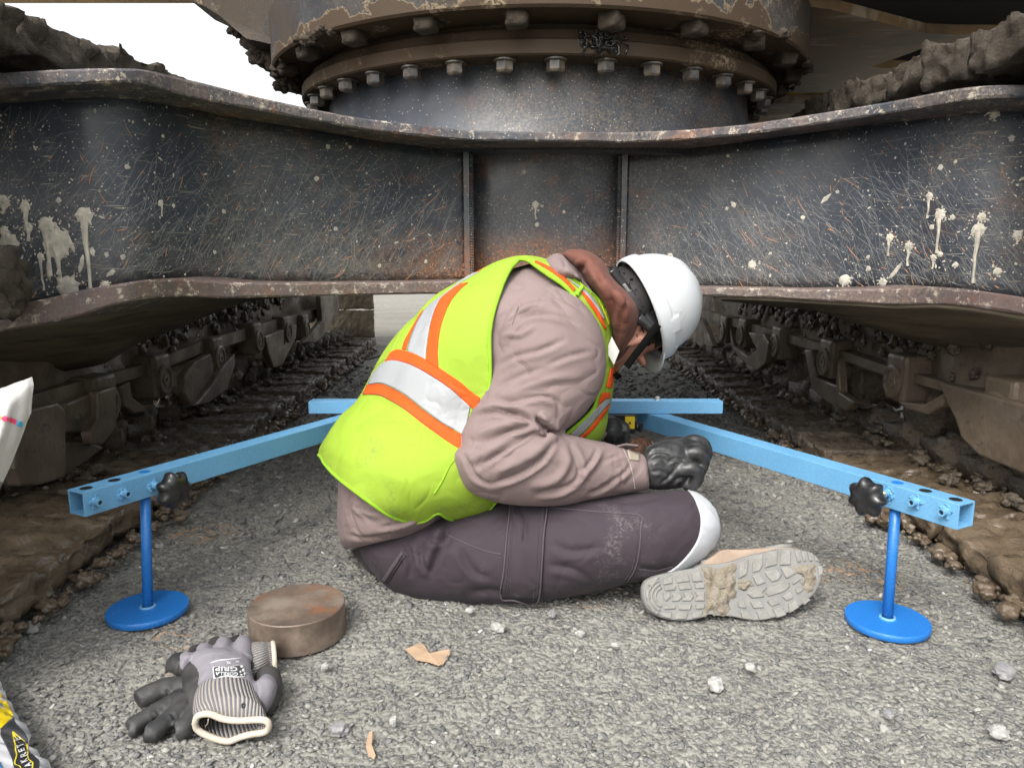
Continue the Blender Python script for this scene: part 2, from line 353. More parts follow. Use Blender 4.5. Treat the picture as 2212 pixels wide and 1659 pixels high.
simple('print_white', (.55, .55, .55), .5); simple('print_blue', (.02, .16, .42), .45); simple('print_pink', (.72, .05, .14), .5); simple('print_cyan', (.05, .38, .62), .5)
# ---------------------------------------------------------------- ground
def gh(x, y):
    p = np.stack([x, y, 0 * x], -1); near = np.clip(1 - (np.abs(x) - 1.5) / 3, 0, 1) * np.clip(1 - (y - 4) / 4, 0, 1)
    return near * (.006 * fbm(p, 3.1, 2, 5) + .0035 * fbm(p, 28, 3, 9) + .0015 * fbm(p, 110, 1, 3)) - .002
def axis(lo, hi, step, far, g=1.25):
    a = list(np.arange(lo, hi + 1e-6, step)); d = step; x = hi
    while x < far: d *= g; x += d; a.append(x)
    d = step; x = lo; 
    while x > -far: d *= g; x -= d; a.insert(0, x)
    return np.array(a)
gx = axis(-1.15, 1.2, .0085, 900); gy = axis(.65, 2.6, .0085, 900)
GX, GY = np.meshgrid(gx, gy); gx_, gy_ = GX.ravel(), GY.ravel(); gz_ = gh(gx_, gy_)
def grid_faces(nx, ny):
    i = np.arange(nx - 1); j = np.arange(ny - 1); I, J = np.meshgrid(i, j); a = (J * nx + I).ravel(); return np.stack([a, a + 1, a + 1 + nx, a + nx], -1)
def fastmesh(name, v, f, mat, smooth=False, parent=None, **pr):
    v = np.ascontiguousarray(v, dtype=np.float32); f = np.ascontiguousarray(f, dtype=np.int32); k = f.shape[1]
    me = bpy.data.meshes.new(name); me.vertices.add(len(v)); me.vertices.foreach_set('co', v.ravel())
    me.loops.add(f.size); me.loops.foreach_set('vertex_index', f.ravel()); me.polygons.add(len(f))
    me.polygons.foreach_set('loop_start', np.arange(0, f.size, k, dtype=np.int32)); me.update(calc_edges=True); me.validate()
    if smooth: me.shade_smooth()
    me.materials.append(mat); o = bpy.data.objects.new(name, me); C.objects.link(o)
    if parent: par(o, parent)
    for a, b in pr.items(): o[a] = b
    return o
fastmesh('ground', np.stack([gx_, gy_, gz_], -1), grid_faces(len(gx), len(gy)), MT['gravel'], True, kind='structure')

import bmesh
def ico(sub):
    b = bmesh.new(); bmesh.ops.create_icosphere(b, subdivisions=sub, radius=1); v = np.array([x.co[:] for x in b.verts]); f = np.array([[q.index for q in p.verts] for p in b.faces]); b.free(); return v, f
IV, IF = ico(1); IV2, IF2 = ico(3)
def stones_mass(name, N, seed, mat, xlo, xhi, ylo, yhi, rmin, rmax, zfun, flat=.55, pw=2.2):
    r = np.random.RandomState(seed); nT = 14; T = []
    for k in range(nT):
        t = IV * (1 + .75 * (r.rand(len(IV), 1) - .5)); t = t * np.array([1, .42 + .5 * r.rand(), flat * (.6 + .6 * r.rand())]); T.append(t)
    T = np.array(T); u = r.rand(N); y = 1 / (1 / ylo + u * (1 / yhi - 1 / ylo)); x = xlo + (xhi - xlo) * r.rand(N)
    s = (rmin + (rmax - rmin) * r.rand(N) ** pw) * np.clip(y / 1.3, .8, 2.4)
    a = r.rand(N) * 6.28; tl = (r.rand(N) - .5) * 1.5; v = T[r.randint(0, nT, N)] * s[:, None, None]
    X = v[..., 0]; Y = v[..., 1]; Z = v[..., 2] + X * np.sin(tl)[:, None]
    X, Y = X * np.cos(a)[:, None] - Y * np.sin(a)[:, None], X * np.sin(a)[:, None] + Y * np.cos(a)[:, None]
    z = zfun(x, y); V_ = np.stack([X + x[:, None], Y + y[:, None], Z + (z + s * .12)[:, None]], -1).reshape(-1, 3)
    f = (IF[None] + (np.arange(N) * len(IV))[:, None, None]).reshape(-1, 3)
    return fastmesh(name, V_, f, mat, kind='stuff')
g = stones_mass('gravel', 70000, 3, MT['stones'], -1.05, 1.15, .70, 4.2, .0011, .0078, gh, .5, 3.2)
g['label'] = 'loose crushed grey gravel spread over the ground'
g2 = stones_mass('embedded_gravel', 500, 8, MT['stones'], -1.0, 1.1, .72, 2.6, .006, .016, lambda x, y: gh(x, y) - .004, .55, 2.5); g2['label'] = 'larger crushed stones pressed into the gravel'
# stones one can pick out
def stone(u, v, wpx, hpx, label, mat='stone_pale', seed=1, name='stone'):
    p = atz(u, v, .006); d = np.linalg.norm(p - CAM); w = wpx * d / F / 2 * .82; h = hpx * d / F / 2 * .62
    q = IV2 * (1 + .34 * fbm(IV2 + seed * 7.7, 1.1, 3, seed)[:, None]); q = np.sign(q) * np.abs(q) ** .85; q = np.round(q * 2.6) / 2.6 * .35 + q * .65
    q = q * np.array([w, w * .8, h * 1.05]); r = seed * 1.3; Rz = np.array([[math.cos(r), -math.sin(r), 0], [math.sin(r), math.cos(r), 0], [0, 0, 1]])
    q = q @ Rz.T; o = mk(name, q, IF2, MT[mat], smooth=False); o.location = (p[0], p[1], p[2] + h * .18)
    o['label'] = label; o['category'] = 'stone'; o['group'] = 'loose stones on the gravel'; return o
for a in [(1547, 1479, 42, 34, 'pale angular stone lying alone on gravel midway below the boot', 'stone_pale', 1),
          (62, 1358, 46, 28, 'pale speckled stone at the edge of the left muddy track', 'stone_pale', 2),
          (1193, 1327, 30, 26, 'rounded grey stone lying just below the cargo pocket', 'stone_grey', 3),
          (1077, 1356, 34, 24, 'flattish pale stone between the rusty disc and the boot', 'stone_pale', 4),
          (1255, 1369, 26, 24, 'whitish stone left of the boot heel on the gravel', 'stone_pale', 5),
          (1622, 1443, 28, 20, 'small pale pebble above the largest pale stone', 'stone_pale', 6),
          (733, 1578, 42, 34, 'large grey speckled flat stone right of the glove cuff', 'stone_grey', 7),
          (850, 1558, 22, 28, 'upright pale pebble above the dry leaf', 'stone_pale', 8),
          (2160, 1583, 40, 26, 'pale stone near the lower right corner', 'stone_pale', 9),
          (2170, 1450, 50, 30, 'wide grey stone at the right edge below the blue disc', 'stone_grey', 10),
          (703, 1440, 22, 18, 'little whitish pebble under the rusty disc', 'stone_pale', 11),
          (1015, 1318, 22, 12, 'small white pebble touching the trouser seat', 'stone_pale', 12),
          (1920, 1545, 26, 22, 'grey pebble below the right blue foot disc', 'stone_grey', 13),
          (1330, 1395, 20, 16, 'small pale chip below the boot heel', 'stone_pale', 14)]: stone(*a)
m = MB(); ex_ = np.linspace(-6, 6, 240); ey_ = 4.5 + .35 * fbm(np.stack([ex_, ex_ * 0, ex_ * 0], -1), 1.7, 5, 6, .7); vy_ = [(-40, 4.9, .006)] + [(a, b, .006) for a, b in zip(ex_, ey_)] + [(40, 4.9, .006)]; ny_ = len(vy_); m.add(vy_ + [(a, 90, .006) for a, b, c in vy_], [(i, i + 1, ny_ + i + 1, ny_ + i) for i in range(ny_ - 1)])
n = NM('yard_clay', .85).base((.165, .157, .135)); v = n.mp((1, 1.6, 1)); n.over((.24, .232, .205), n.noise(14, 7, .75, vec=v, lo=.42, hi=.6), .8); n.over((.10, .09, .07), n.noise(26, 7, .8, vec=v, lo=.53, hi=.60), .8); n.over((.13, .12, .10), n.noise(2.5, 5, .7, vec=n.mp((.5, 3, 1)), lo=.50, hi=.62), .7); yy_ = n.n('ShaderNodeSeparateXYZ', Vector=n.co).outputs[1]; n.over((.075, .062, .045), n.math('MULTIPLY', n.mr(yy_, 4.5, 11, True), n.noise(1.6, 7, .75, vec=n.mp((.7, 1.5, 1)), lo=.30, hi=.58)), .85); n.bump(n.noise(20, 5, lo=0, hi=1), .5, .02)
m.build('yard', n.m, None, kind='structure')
# torn paper and leaf
def flake(name, pts, label, cat, mat, z=.012):
    P = [atz(u, v, z - .004 + .0012 * math.sin(i * 1.9)) for i, (u, v) in enumerate(pts)]; c = np.mean(P, axis=0) + np.array([0, 0, .001])
    vv = P + [c]; f = [(i, (i + 1) % len(P), len(P)) for i in range(len(P))]; o = mk(name, vv, f, MT[mat]); m = o.modifiers.new('s', 'SOLIDIFY'); m.thickness = .0008
    o['label'] = label; o['category'] = cat; return o
flake('paper_scrap', [(876, 1403), (890, 1396), (905, 1390), (915, 1392), (921, 1402), (920, 1418), (932, 1420), (950, 1408), (970, 1402), (972, 1414), (958, 1434), (948, 1438), (925, 1430), (900, 1426)], 'torn tan scrap of paper trodden flat into the gravel', 'paper', 'paper')
flake('dry_leaf', [(797, 1582), (804, 1578), (806, 1592), (802, 1610), (812, 1632), (808, 1640), (796, 1632), (790, 1612)], 'narrow dry tan leaf near the bottom edge', 'leaf', 'paper')

# ---------------------------------------------------------------- excavator
EX = thing('excavator', 'muddy crawler excavator seen from below between its tracks, black X frame and bolted slewing ring', 'excavator', (0, 2.6, 0))
RC = Vector((atX(1, 1, 1)[0] * 0 + (1157 - CX) / F * 2.6, 2.6, 0))
# -- X-shaped undercarriage frame
ft = [(-90, 163, 197, 232), (0, 157, 190, 222), (120, 150, 184, 208), (210, 147, 180, 203), (278, 147, 177, 202), (317, 150, 181, 206), (357, 161, 196, 222), (436, 179, 216, 248), (555, 210, 238, 266), (675, 236, 260, 283), (768, 254, 278, 300), (851, 264, 289, 312), (1010, 282, 304, 329), (1157, 285, 306, 332), (1262, 285, 306, 330), (1343, 286, 309, 334), (1480, 281, 303, 326), (1616, 269, 291, 308), (1798, 241, 264, 284), (1934, 218, 243, 263), (2070, 191, 218, 237), (2139, 184, 211, 232), (2212, 183, 211, 234), (2320, 188, 216, 240)]
fb = [(-90, 690, 745), (0, 662, 716), (100, 645, 700), (180, 625, 680), (238, 616, 660), (320, 603, 644), (400, 602, 640), (470, 609, 645), (560, 612, 643), (700, 611, 640), (830, 610, 637), (960, 607, 635), (1157, 605, 633), (1400, 610, 636), (1520, 621, 640), (1676, 623, 644), (1790, 626, 651), (1942, 623, 659), (2018, 619, 655), (2094, 625, 661), (2212, 642, 680), (2320, 660, 700)]
FTA = np.array(ft, float)
def Ye(u):
    d = min(1., abs(u - 1157) / 880.0); zt_ = .872 + .038 * d * d * (3 - 2 * d) - .024 * min(1., max(0., (abs(u - 1157) - 800) / 355.)); r_ = ray(u, np.interp(u, FTA[:, 0], FTA[:, 2])); return (zt_ - CAMH) / r_[2] * r_[1]
fta, fba = np.array(ft, float), np.array(fb, float)
us = np.linspace(-420, 2640, 330)
_ye = np.array([Ye(u) for u in us]); _ye = np.convolve(np.pad(_ye, 14, mode='edge'), np.hanning(31)[1:-1] / np.hanning(31)[1:-1].sum(), 'valid')
def Ye(u): return float(np.interp(u, us, _ye))
def col(a, k):
    y = np.interp(us, a[:, 0], a[:, k]); ker = np.ones(7) / 7; p = np.pad(y, 3, mode='edge'); return np.convolve(p, ker, 'valid')
t1, t2, t3 = col(fta, 1), col(fta, 2), col(fta, 3); b1, b2 = col(fba, 1), col(fba, 2)
XF = thing('undercarriage_frame', 'x', 'x', (0, 2.2, .5)); del XF['label'], XF['category']; par(XF, EX); XF.location = (0, 2.2, .5)
def strip_solid(name, tops, bots, backY, mat, parent, jit=0):
    """plate: front edge between tops and bots, running back to backY(u) horizontally"""
    n = len(us); v = []; 
    for i, u in enumerate(us):
        T = at(u, tops[i], Ye(u)); B = at(u, bots[i], Ye(u)); by = backY(u); j = .0015 * vn([[u * .05, 3, 0]])[0]
        v += [T + [0, .004, 0], T + [0, 0, -.004 + j], B + [0, 0, .004 + j], B + [0, .004, 0], np.array([T[0], by, B[2]]), np.array([T[0], by, T[2]])]
    f = []
    for i in range(n - 1):
        for k in range(6): f.append((i * 6 + k, i * 6 + (k + 1) % 6, (i + 1) * 6 + (k + 1) % 6, (i + 1) * 6 + k))
    f += [tuple(range(6)), tuple(range((n - 1) * 6, n * 6))[::-1]]
    o = mk(name, v, f, mat, parent); o.modifiers.new('e', 'EDGE_SPLIT'); return o
ztop = np.array([at(u, t2[i], Ye(u))[2] for i, u in enumerate(us)])
strip_solid('top_flange', t1, t2, lambda u: Ye(u) + .75, MT['flange'], XF)
strip_solid('bottom_flange', b1, b2, lambda u: Ye(u) + .34, MT['flange_low'], XF)
# webs: from underside of the top flange down to the bottom flange, inset from the edge
Yw = []
for i, u in enumerate(us):
    d = ray(u, t3[i]); y = (ztop[i] - CAMH) / d[2] * d[1]; Yw.append(y)
Yw = np.array(Yw); Yw = np.clip(Yw, np.array([Ye(u) for u in us]) + .05, np.array([Ye(u) for u in us]) + .30)
Yw = np.convolve(np.pad(Yw, 10, mode='edge'), np.ones(21) / 21, 'valid')
def webpart(name, i0, i1):
    v = []; nz = 14; idx = range(i0, i1)
    for i in idx:
        u = us[i]; E = at(u, t2[i], Ye(u)); X = E[0] * Yw[i] / Ye(u); zb = at(u, b1[i], Ye(u))[2] - .003
        for k in range(nz): v.append((X, Yw[i], zb + (ztop[i] - zb + .002) * k / (nz - 1)))
    f = []; 
    for a in range(len(idx) - 1):
        for k in range(nz - 1): f.append((a * nz + k, (a + 1) * nz + k, (a + 1) * nz + k + 1, a * nz + k + 1))
    o = mk(name, v, f, MT['web'], XF, True); m = o.modifiers.new('s', 'SOLIDIFY'); m.thickness = .02; m.offset = -1; return o
iL = int(np.searchsorted(us, 1008)); iR = int(np.searchsorted(us, 1348))
wL = webpart('side_web', 0, iL); wR = webpart('side_web', iR, len(us)); wR['label'] = 'frame web right of the hard hat'; wL['label'] = 'frame web left of the worker'
# centre drum, weld posts
yd = float(Yw[(iL + iR) // 2]); rd = .60; cy = yd + rd; v = []; zb = at(1157, 607, 1.8)[2]; zt = float(ztop[(iL + iR) // 2])
for k in range(41):
    a = rad(-42 + 84 * k / 40); v += [(RC.x + rd * math.sin(a), cy - rd * math.cos(a), zb), (RC.x + rd * math.sin(a), cy - rd * math.cos(a), zt)]
dr = mk('centre_drum', v, [(2 * k, 2 * k + 2, 2 * k + 3, 2 * k + 1) for k in range(40)], MT['drum'], XF, True)
for u0, i in ((1009, iL), (1345, iR)):
    m = MB(); c = at(u0, 450, float(Yw[i]) - .012); m.box((c[0], c[1], (zb + zt) / 2), (.007, .022, (zt - zb) / 2 - .001))
    for k in range(46):
        z = zb + .01 + (zt - zb - .02) * k / 45; m.lathe((c[0] + (.012 if u0 > 1100 else -.012) * -1, c[1] - .016, z), (.3, 0, 1), [(.004, -.004), (.007, 0), (.004, .005)], 6)
    m.build('weld_post', MT['drum'], XF)
# bellies: sloping bottom plates of the legs towards the track frames
def belly(front, back, yb, fdx):
    n = 30; A = resample(np.array(front, float), n); B = resample(np.array(back, float), n); v = []
    for i in range(n):
        p = at(A[i, 0], A[i, 1] - 4, Ye(A[i, 0]) + .01); q = at(B[i, 0], B[i, 1], yb[0] + (yb[1] - yb[0]) * i / (n - 1))
        for k in range(8): 
            t = k / 7; c = p * (1 - t) + q * t; v.append(c + np.array([0, 0, .02 * math.sin(math.pi * t)]))
    f = [(i * 8 + k, i * 8 + k + 1, (i + 1) * 8 + k + 1, (i + 1) * 8 + k) for i in range(n - 1) for k in range(7)]
    o = mk('belly_plate', v, f, MT['belly'], XF, True); s = o.modifiers.new('s', 'SOLIDIFY'); s.thickness = .012; return o
belly([(-90, 742), (0, 716), (100, 700), (180, 680), (238, 660), (320, 644), (400, 640), (470, 645), (560, 643), (640, 641)],
      [(-90, 850), (0, 826), (110, 808), (223, 788), (298, 742), (380, 712), (450, 682), (521, 655), (580, 646), (660, 640)], (1.75, 2.3), 1)
belly([(2320, 700), (2212, 680), (2094, 661), (2018, 655), (1942, 659), (1790, 651), (1676, 644), (1600, 641), (1540, 640)],
      [(2320, 815), (2212, 790), (2110, 755), (2020, 738), (1950, 722), (1850, 690), (1760, 662), (1640, 650), (1560, 642)], (1.75, 2.3), -1)
# mud splashes on the webs (dried, raised)
bL, bR = bvh_of(wL), bvh_of(wR); bD = bvh_of(dr)
def wb(u): return bL if u < 1005 else (bR if u > 1350 else bD)
def splat_mesh(m, u, v, r, drip=0, spikes=9, ang=None, el=1):
    if r > 2.5:
        p, n = hit(wb(u), u, v, 1.6)
    else: p, n = hit(wb(u), u, v, 1.6)
    s = (Vector(p) - Vector(CAM)).length / F; n = Vector(n); X = Vector((0, 0, 1)).cross(n).normalized(); X = X if X.x > 0 else -X; Z = Vector((0, 0, 1)); k = 26 if r > 7 else (12 if r > 3 else 7); V_ = []; F_ = []
    a0 = ang if ang is not None else rnd.random() * 6
    for i in range(k):
        a = 2 * math.pi * i / k; rr = r * s * ((.72 + .5 * rnd.random()) if r < 7 else (.8 + (.55 * rnd.random() ** 1.5 if i % 3 == 0 else .12 * rnd.random())))
        x, z = rr * math.cos(a) * el, rr * math.sin(a); x, z = x * math.cos(a0) - z * math.sin(a0), x * math.sin(a0) + z * math.cos(a0)
        V_.append(p + X * x + Z * z + n * .0006)
    for i in range(k):
        V_.append(p + (Vector(V_[i]) - p) * .6 + n * (.0012 if r < 6 else .0025))
    V_.append(p + n * (.0014 if r < 6 else .003))
    for i in range(k): j = (i + 1) % k; F_ += [(i, j, k + j, k + i), (k + i, k + j, 2 * k)]
    m.add(V_, F_)
    if drip:
        pts = []; w = []
        for q in range(7):
            t = q / 6; pts.append(p + X * (rnd.random() - .5) * 2.5 * s + Z * (-drip * s * t) + n * .001); w.append(s * (r * .30 * (1 - t) ** 2 + min(r * .16, 3.0) + (min(r * .14, 2) if q == 6 else 0)))
        m.tube(pts, w, 6)
bigs = [(100, 487, 20, 90), (122, 527, 34, 55), (182, 466, 19, 145), (55, 447, 14, 60), (88, 555, 9, 60), (147, 620, 26, 0), (20, 530, 26, 50), (8, 437, 16, 20), (62, 492, 11, 20), (10, 500, 12, 30), (228, 615, 9, 18),
        (684, 386, 6, 0), (709, 317, 5, 0), (127, 433, 6, 0), (275, 361, 6, 0), (375, 445, 5, 0), (484, 457, 5, 0), (464, 545, 5, 0), (725, 495, 5, 0), (348, 438, 6, 26), (352, 295, 4, 0), (1157, 442, 9, 30), (1131, 372, 6, 0), (1218, 458, 4, 0), (1160, 486, 5, 0), (875, 280, 4, 0), (920, 565, 5, 0), (820, 575, 5, 0),
        (2149, 247, 9, 12), (2185, 299, 6, 0), (2032, 362, 6, 0), (2064, 350, 4, 0), (2008, 424, 9, 40), (2031, 464, 13, 70), (2121, 469, 9, 14), (2113, 497, 14, 95), (1922, 514, 10, 34), (1964, 533, 11, 36), (2017, 557, 8, 20), (2030, 549, 7, 4), (2198, 508, 10, 16), (2064, 573, 6, 6), (2155, 587, 9, 0), (1875, 556, 5, 0), (1876, 581, 6, 0), (1825, 605, 14, 0), (1907, 610, 10, 0), (1585, 443, 6, 0), (1570, 451, 4, 0), (1572, 337, 4, 0), (1734, 470, 5, 0), (1664, 548, 4, 0), (1625, 572, 10, 0), (1448, 552, 6, 0), (1809, 415, 4, 0), (2057, 470, 6, 0), (2013, 491, 6, 0)]
m = MB()
for (u, v_, r, d) in bigs:
    splat_mesh(m, u, v_, r * .9, d)
    if r > 8:
        for q in range(int(r)): a = rnd.random() * 6.3; t = r * (1.1 + rnd.random() * 1.2); splat_mesh(m, u + math.cos(a) * t, v_ + math.sin(a) * t * .8, .8 + rnd.random() * 1.5)
for (u, v_, L, a) in [(150, 520, 34, 1.25), (125, 495, 22, 1.1), (1935, 585, 34, -.95), (1783, 430, 20, .7 - 1.5), (200, 545, 14, 1.5), (176, 570, 26, 1.9), (130, 600, 30, 1.7), (105, 585, 30, 1.6), (40, 575, 34, 2.2), (230, 550, 9, 1.5), (265, 555, 10, 1.8), (345, 440, 12, 1.6), (240, 590, 16, 2.5)]:
    splat_mesh(m, u, v_, 4.2, 0, ang=-a, el=L / 7)
for k in range(620):
    side = rnd.random() < .5; u = (rnd.random() ** 1.5) * 1000 if side else 2212 - (rnd.random() ** 1.4) * 860
    v_ = 215 + rnd.random() * 385
    lo, hi = np.interp(u, us, t3) + 6, np.interp(u, us, b1) - 4
    if not lo < v_ < hi: continue
    splat_mesh(m, u, v_, .7 + 1.7 * rnd.random() ** 2.5, 0, el=1 + 1.5 * rnd.random() ** 3)
sm = m.build('mud_splashes', MT['splat'], XF, kind='stuff'); sm['label'] = 'dried pale mud splashes and drips'
# bare scratches, fine curved score lines through the paint
def scratch_set(name, n, mat, lo, hi, w, horiz=False):
    m = MB()
    for k in range(n):
        u = rnd.random() * 2212; l_, h_ = np.interp(u, us, t3) + 15, np.interp(u, us, b1) - 6; v_ = l_ + (h_ - l_) * rnd.random() ** .6
        if 1003 < u < 1352: continue
        L = lo + (hi - lo) * rnd.random() ** 2.5; a = rnd.choice([.75, .9, 1.05, 1.2, -1.0, .35]) + rnd.gauss(0, .18)
        if u > 1400: a = -a
        c = rnd.gauss(0, .13); P = []; ww = []
        for q in range(7):
            t = q / 6 - .5; uu = u + L * t * math.cos(a + c * t); vv = v_ - L * t * math.sin(a + c * t)
            if not (np.interp(uu, us, t3) + 4 < vv < np.interp(uu, us, b1) - 2) or 1003 < uu < 1352: break
            p, nn = hit(wb(uu), uu, vv, 1.6); P.append(p + nn * .0002); ww.append(w * (.3 + .7 * (1 - abs(2 * t)) ** .6) * (.6 + .8 * rnd.random()))
        if len(P) < 3: continue
        V_ = []; F_ = []
        for i, p in enumerate(P):
            T = (P[min(i + 1, len(P) - 1)] - P[max(i - 1, 0)]).normalized(); s = T.cross(Vector((0, -1, 0))).normalized() * ww[i]; V_ += [p - s, p + s]
        F_ = [(2 * i, 2 * i + 1, 2 * i + 3, 2 * i + 2) for i in range(len(P) - 1)]; m.add(V_, F_)
    m.build(name, mat, XF, kind='stuff')
simple('scratch_pale', (.15, .15, .14), .7); simple('scratch_rust', (.27, .14, .075), .8)
scratch_set('scratches', 4200, MT['scratch_pale'], 8, 110, .00036)
scratch_set('rusty_gouges', 190, MT['scratch_rust'], 10, 50, .0012)
# rust bloom and dust where the web meets the drum at the bottom: real scale flakes
m = MB()
for k in range(1500):
    u = 1157 + rnd.gauss(0, 110) - 30; v_ = 600 - abs(rnd.gauss(0, 30)) - 2
    if v_ < 480: continue
    p, n_ = hit(wb(u), u, v_, 1.9); s = .0008 + .0022 * rnd.random() ** 2; X = Vector((1, 0, 0)); Z = Vector((0, 0, 1)); a = rnd.random() * 6
    m.add([p + n_ * .0008 + X * s * math.cos(a + q * 1.4) + Z * s * math.sin(a + q * 1.4) for q in range(4)], [(0, 1, 2, 3)])
m.build('rust_flakes', MT['scratch_rust'], XF, kind='stuff')

# -- slewing ring
TILT = .012
SR = bpy.data.objects.new('slewing_ring', None); C.objects.link(SR); SR.location = (RC.x, 2.6, 1.0); par(SR, EX); SR.rotation_euler = (rad(1.0), 0, 0)
def rl(name, prof, mat, n=160, **k):
    m = MB(); m.lathe((RC.x, 2.6, 0), (0, 0, 1), prof, n); o = m.build(name, mat, None, False, **k); 
    o.data.polygons.foreach_set('use_smooth', [len(p.vertices) == 4 for p in o.data.polygons]); o.modifiers.new('e', 'EDGE_SPLIT').split_angle = rad(25)
    o.parent = SR; o.matrix_parent_inverse = Matrix.Translation((-RC.x, -2.6, -1.0)); return o
rl('ring_base', [(.71, .88), (.69, .92), (.683, 1.0), (.673, 1.088)], MT['ring_base'])
rl('lower_ring', [(.752, 1.088), (.757, 1.092), (.757, 1.122), (.747, 1.129), (.738, 1.129), (.735, 1.150), (.71, 1.152), (.71, 1.172)], MT['ring'])
rl('upper_ring', [(.76, 1.168), (.837, 1.168), (.842, 1.174), (.842, 1.31), (.825, 1.32), (.825, 1.38)], MT['ring'])
bm_ = MB(); bm_.lathe((0, 0, 0), (0, 0, -1), [(.025, 0), (.0275, .001), (.0275, .0045), (.025, .006), (.025, .0061)], 20)
bm_.lathe((0, 0, 0), (0, 0, -1), [(.0225, .006), (.0225, .026), (.0185, .0305)], 6)
b0 = bm_.build('bolt', MT['bolt'], None, False, bevel=.0012); bme = b0.data
kb = 0
for k in range(37):
    a = 2 * math.pi * k / 37 + .030; p = (RC.x + .722 * math.sin(a), 2.6 - .722 * math.cos(a), 1.0875)
    o = b0 if kb == 0 else b0.copy()
    if kb: C.objects.link(o)
    kb += 1; o.location = p; o.rotation_euler = (0, 0, rnd.random() * 3); o.parent = SR; o.matrix_parent_inverse = Matrix.Translation((-RC.x, -2.6, -1.0))
v = IV2.copy(); v = np.sign(v) * np.abs(v) ** .55; q = v * (1 + .12 * fbm(v, 1.8, 3, 4)[:, None]) * np.array([.027, .027, .020])
mb0 = mk('muddy_bolt', q, IF2, MT['bolt_muddy'], None, True)
for k in range(23):
    a = 2 * math.pi * k / 23 - .09; o = mb0 if k == 0 else mb0.copy()
    if k: C.objects.link(o)
    o.location = (RC.x + .798 * math.sin(a), 2.6 - .798 * math.cos(a), 1.156); o.rotation_euler = (0, 0, a + rnd.random()); o.scale = (1, 1, .85 + .4 * rnd.random())
    o.parent = SR; o.matrix_parent_inverse = Matrix.Translation((-RC.x, -2.6, -1.0))
# caked mud under the ring rim, left and right, and black grease
def lump(m, c, r, seed=1, rough=.35, sq=(1, 1, 1), sc=1.6, n2=1):
    base, fc = (IV2, IF2) ; w = 1 + rough * fbm(base + seed * 5.3, sc, 3, seed)[:, None] + rough * .3 * fbm(base + seed, sc * 4, 2, seed)[:, None]; m.add(base * w * np.array(sq) * r + np.array(c), fc)
m = MB()
for k in range(46):
    a = rad(rnd.choice([-1, 1]) * (38 + rnd.random() * 60)); R_ = .81 + .04 * rnd.random()
    lump(m, (RC.x + R_ * math.sin(a), 2.6 - R_ * math.cos(a), 1.150 + .02 * rnd.random()), .005 + .012 * rnd.random(), k, .5, (1, 1, .8))
o = m.build('caked_mud', MT['bolt_muddy'], SR, True, kind='stuff')
m = MB()
for k in range(26):
    u = 1300 + rnd.gauss(0, 26); v0 = 62 + rnd.random() * 30; P = []
    for q in range(8): P.append(at(u + rnd.gauss(0, 5), v0 + q * (3 + rnd.random() * 3), 1.845)); 
    m.tube(P, [.0028 * (.4 + rnd.random()) for _ in P], 6)
m.build('grease', MT['grease'], SR, True, kind='stuff')

# -- upper structure (house) seen from below
HS = bpy.data.objects.new('upper_structure', None); C.objects.link(HS); HS.location = (0, 3, 1.3); par(HS, EX)
def plate(name, pts, n, t, mat, bev=0): 
    m = MB(); m.add(*prism(pts, n, t)); return m.build(name, MT[mat], HS, bevel=bev)
# sloping skirt left of the ring (its lower edge is the diagonal against the sky)
plate('skirt_plate', [at(u, v_, y) for u, v_, y in [(418, 2, 2.7), (464, 44, 2.65), (500, 61, 2.6), (528, 79, 2.6), (548, 97, 2.55), (580, 124, 2.5), (700, 150, 2.5), (700, -420, 2.5), (300, -420, 2.7)]], (0, -1, 0), .2, 'ring')
plate('deck_edge', [at(-900, 8, 3.0), at(440, 8, 3.0), at(440, -60, 3.0), at(-900, -60, 3.0)], (0, -1, 0), .5, 'yellow_steel')
m = MB()
for k in range(26): 
    t = rnd.random(); u = 500 + 150 * t; v_ = 66 + 122 * t + rnd.gauss(0, 5); lump(m, at(u, v_ - 4, 2.45), .014 + .016 * rnd.random(), k + 60, .45)
m.build('skirt_mud', MT['bolt_muddy'], HS, True, kind='stuff')
# main floor plate over everything to the right, with cutout, ribs and yellow beam
zf = 1.36
def zp(u, v_, z): p = atz(u, v_, z); return p
P = [(RC.x - .3, 1.95), (4.2, 1.75), (4.2, 4.2), (1.75, 4.2)]
def flat(name, pts, z, t, mat): m = MB(); m.add(*prism([(x, y, z) for x, y in pts], (0, 0, 1), t)); return m.build(name, MT[mat], HS)
cut = spline([(1.62, 3.0), (1.9, 3.03), (2.5, 3.0), (2.75, 2.85), (2.7, 2.6), (2.2, 2.38), (1.78, 2.34), (1.58, 2.45)], 5)
def ring_plate(name, outer, inner, z, t, mat):
    """flat plate with a hole: quads between resampled outlines"""
    n = 48; O = resample(np.vstack([outer, outer[:1]]), n + 1)[:-1]; c = np.mean(inner, axis=0)
    a = np.arctan2(O[:, 1] - c[1], O[:, 0] - c[0]); I = np.vstack([inner, inner[:1]]); I = resample(I, 200); ai = np.arctan2(I[:, 1] - c[1], I[:, 0] - c[0])
    J = np.array([I[np.argmin(np.abs(np.angle(np.exp(1j * (ai - q)))))] for q in a]); v = [(x, y, z) for x, y in O] + [(x, y, z) for x, y in J]; v += [(x, y, z + t) for x, y, _ in v]
    f = []
    for i in range(n):
        j = (i + 1) % n; f += [(i, j, n + j, n + i), (2 * n + i, 3 * n + i, 3 * n + j, 2 * n + j), (n + i, n + j, 3 * n + j, 3 * n + i), (i, 2 * n + i, 2 * n + j, j)]
    return mk(name, v, f, MT[mat], HS)
outer = np.array([(1.05, 2.15), (3.2, 1.95), (4.4, 1.95), (4.4, 3.0), (4.4, 3.55), (2.4, 3.55), (1.30, 3.40), (1.0, 2.8)])
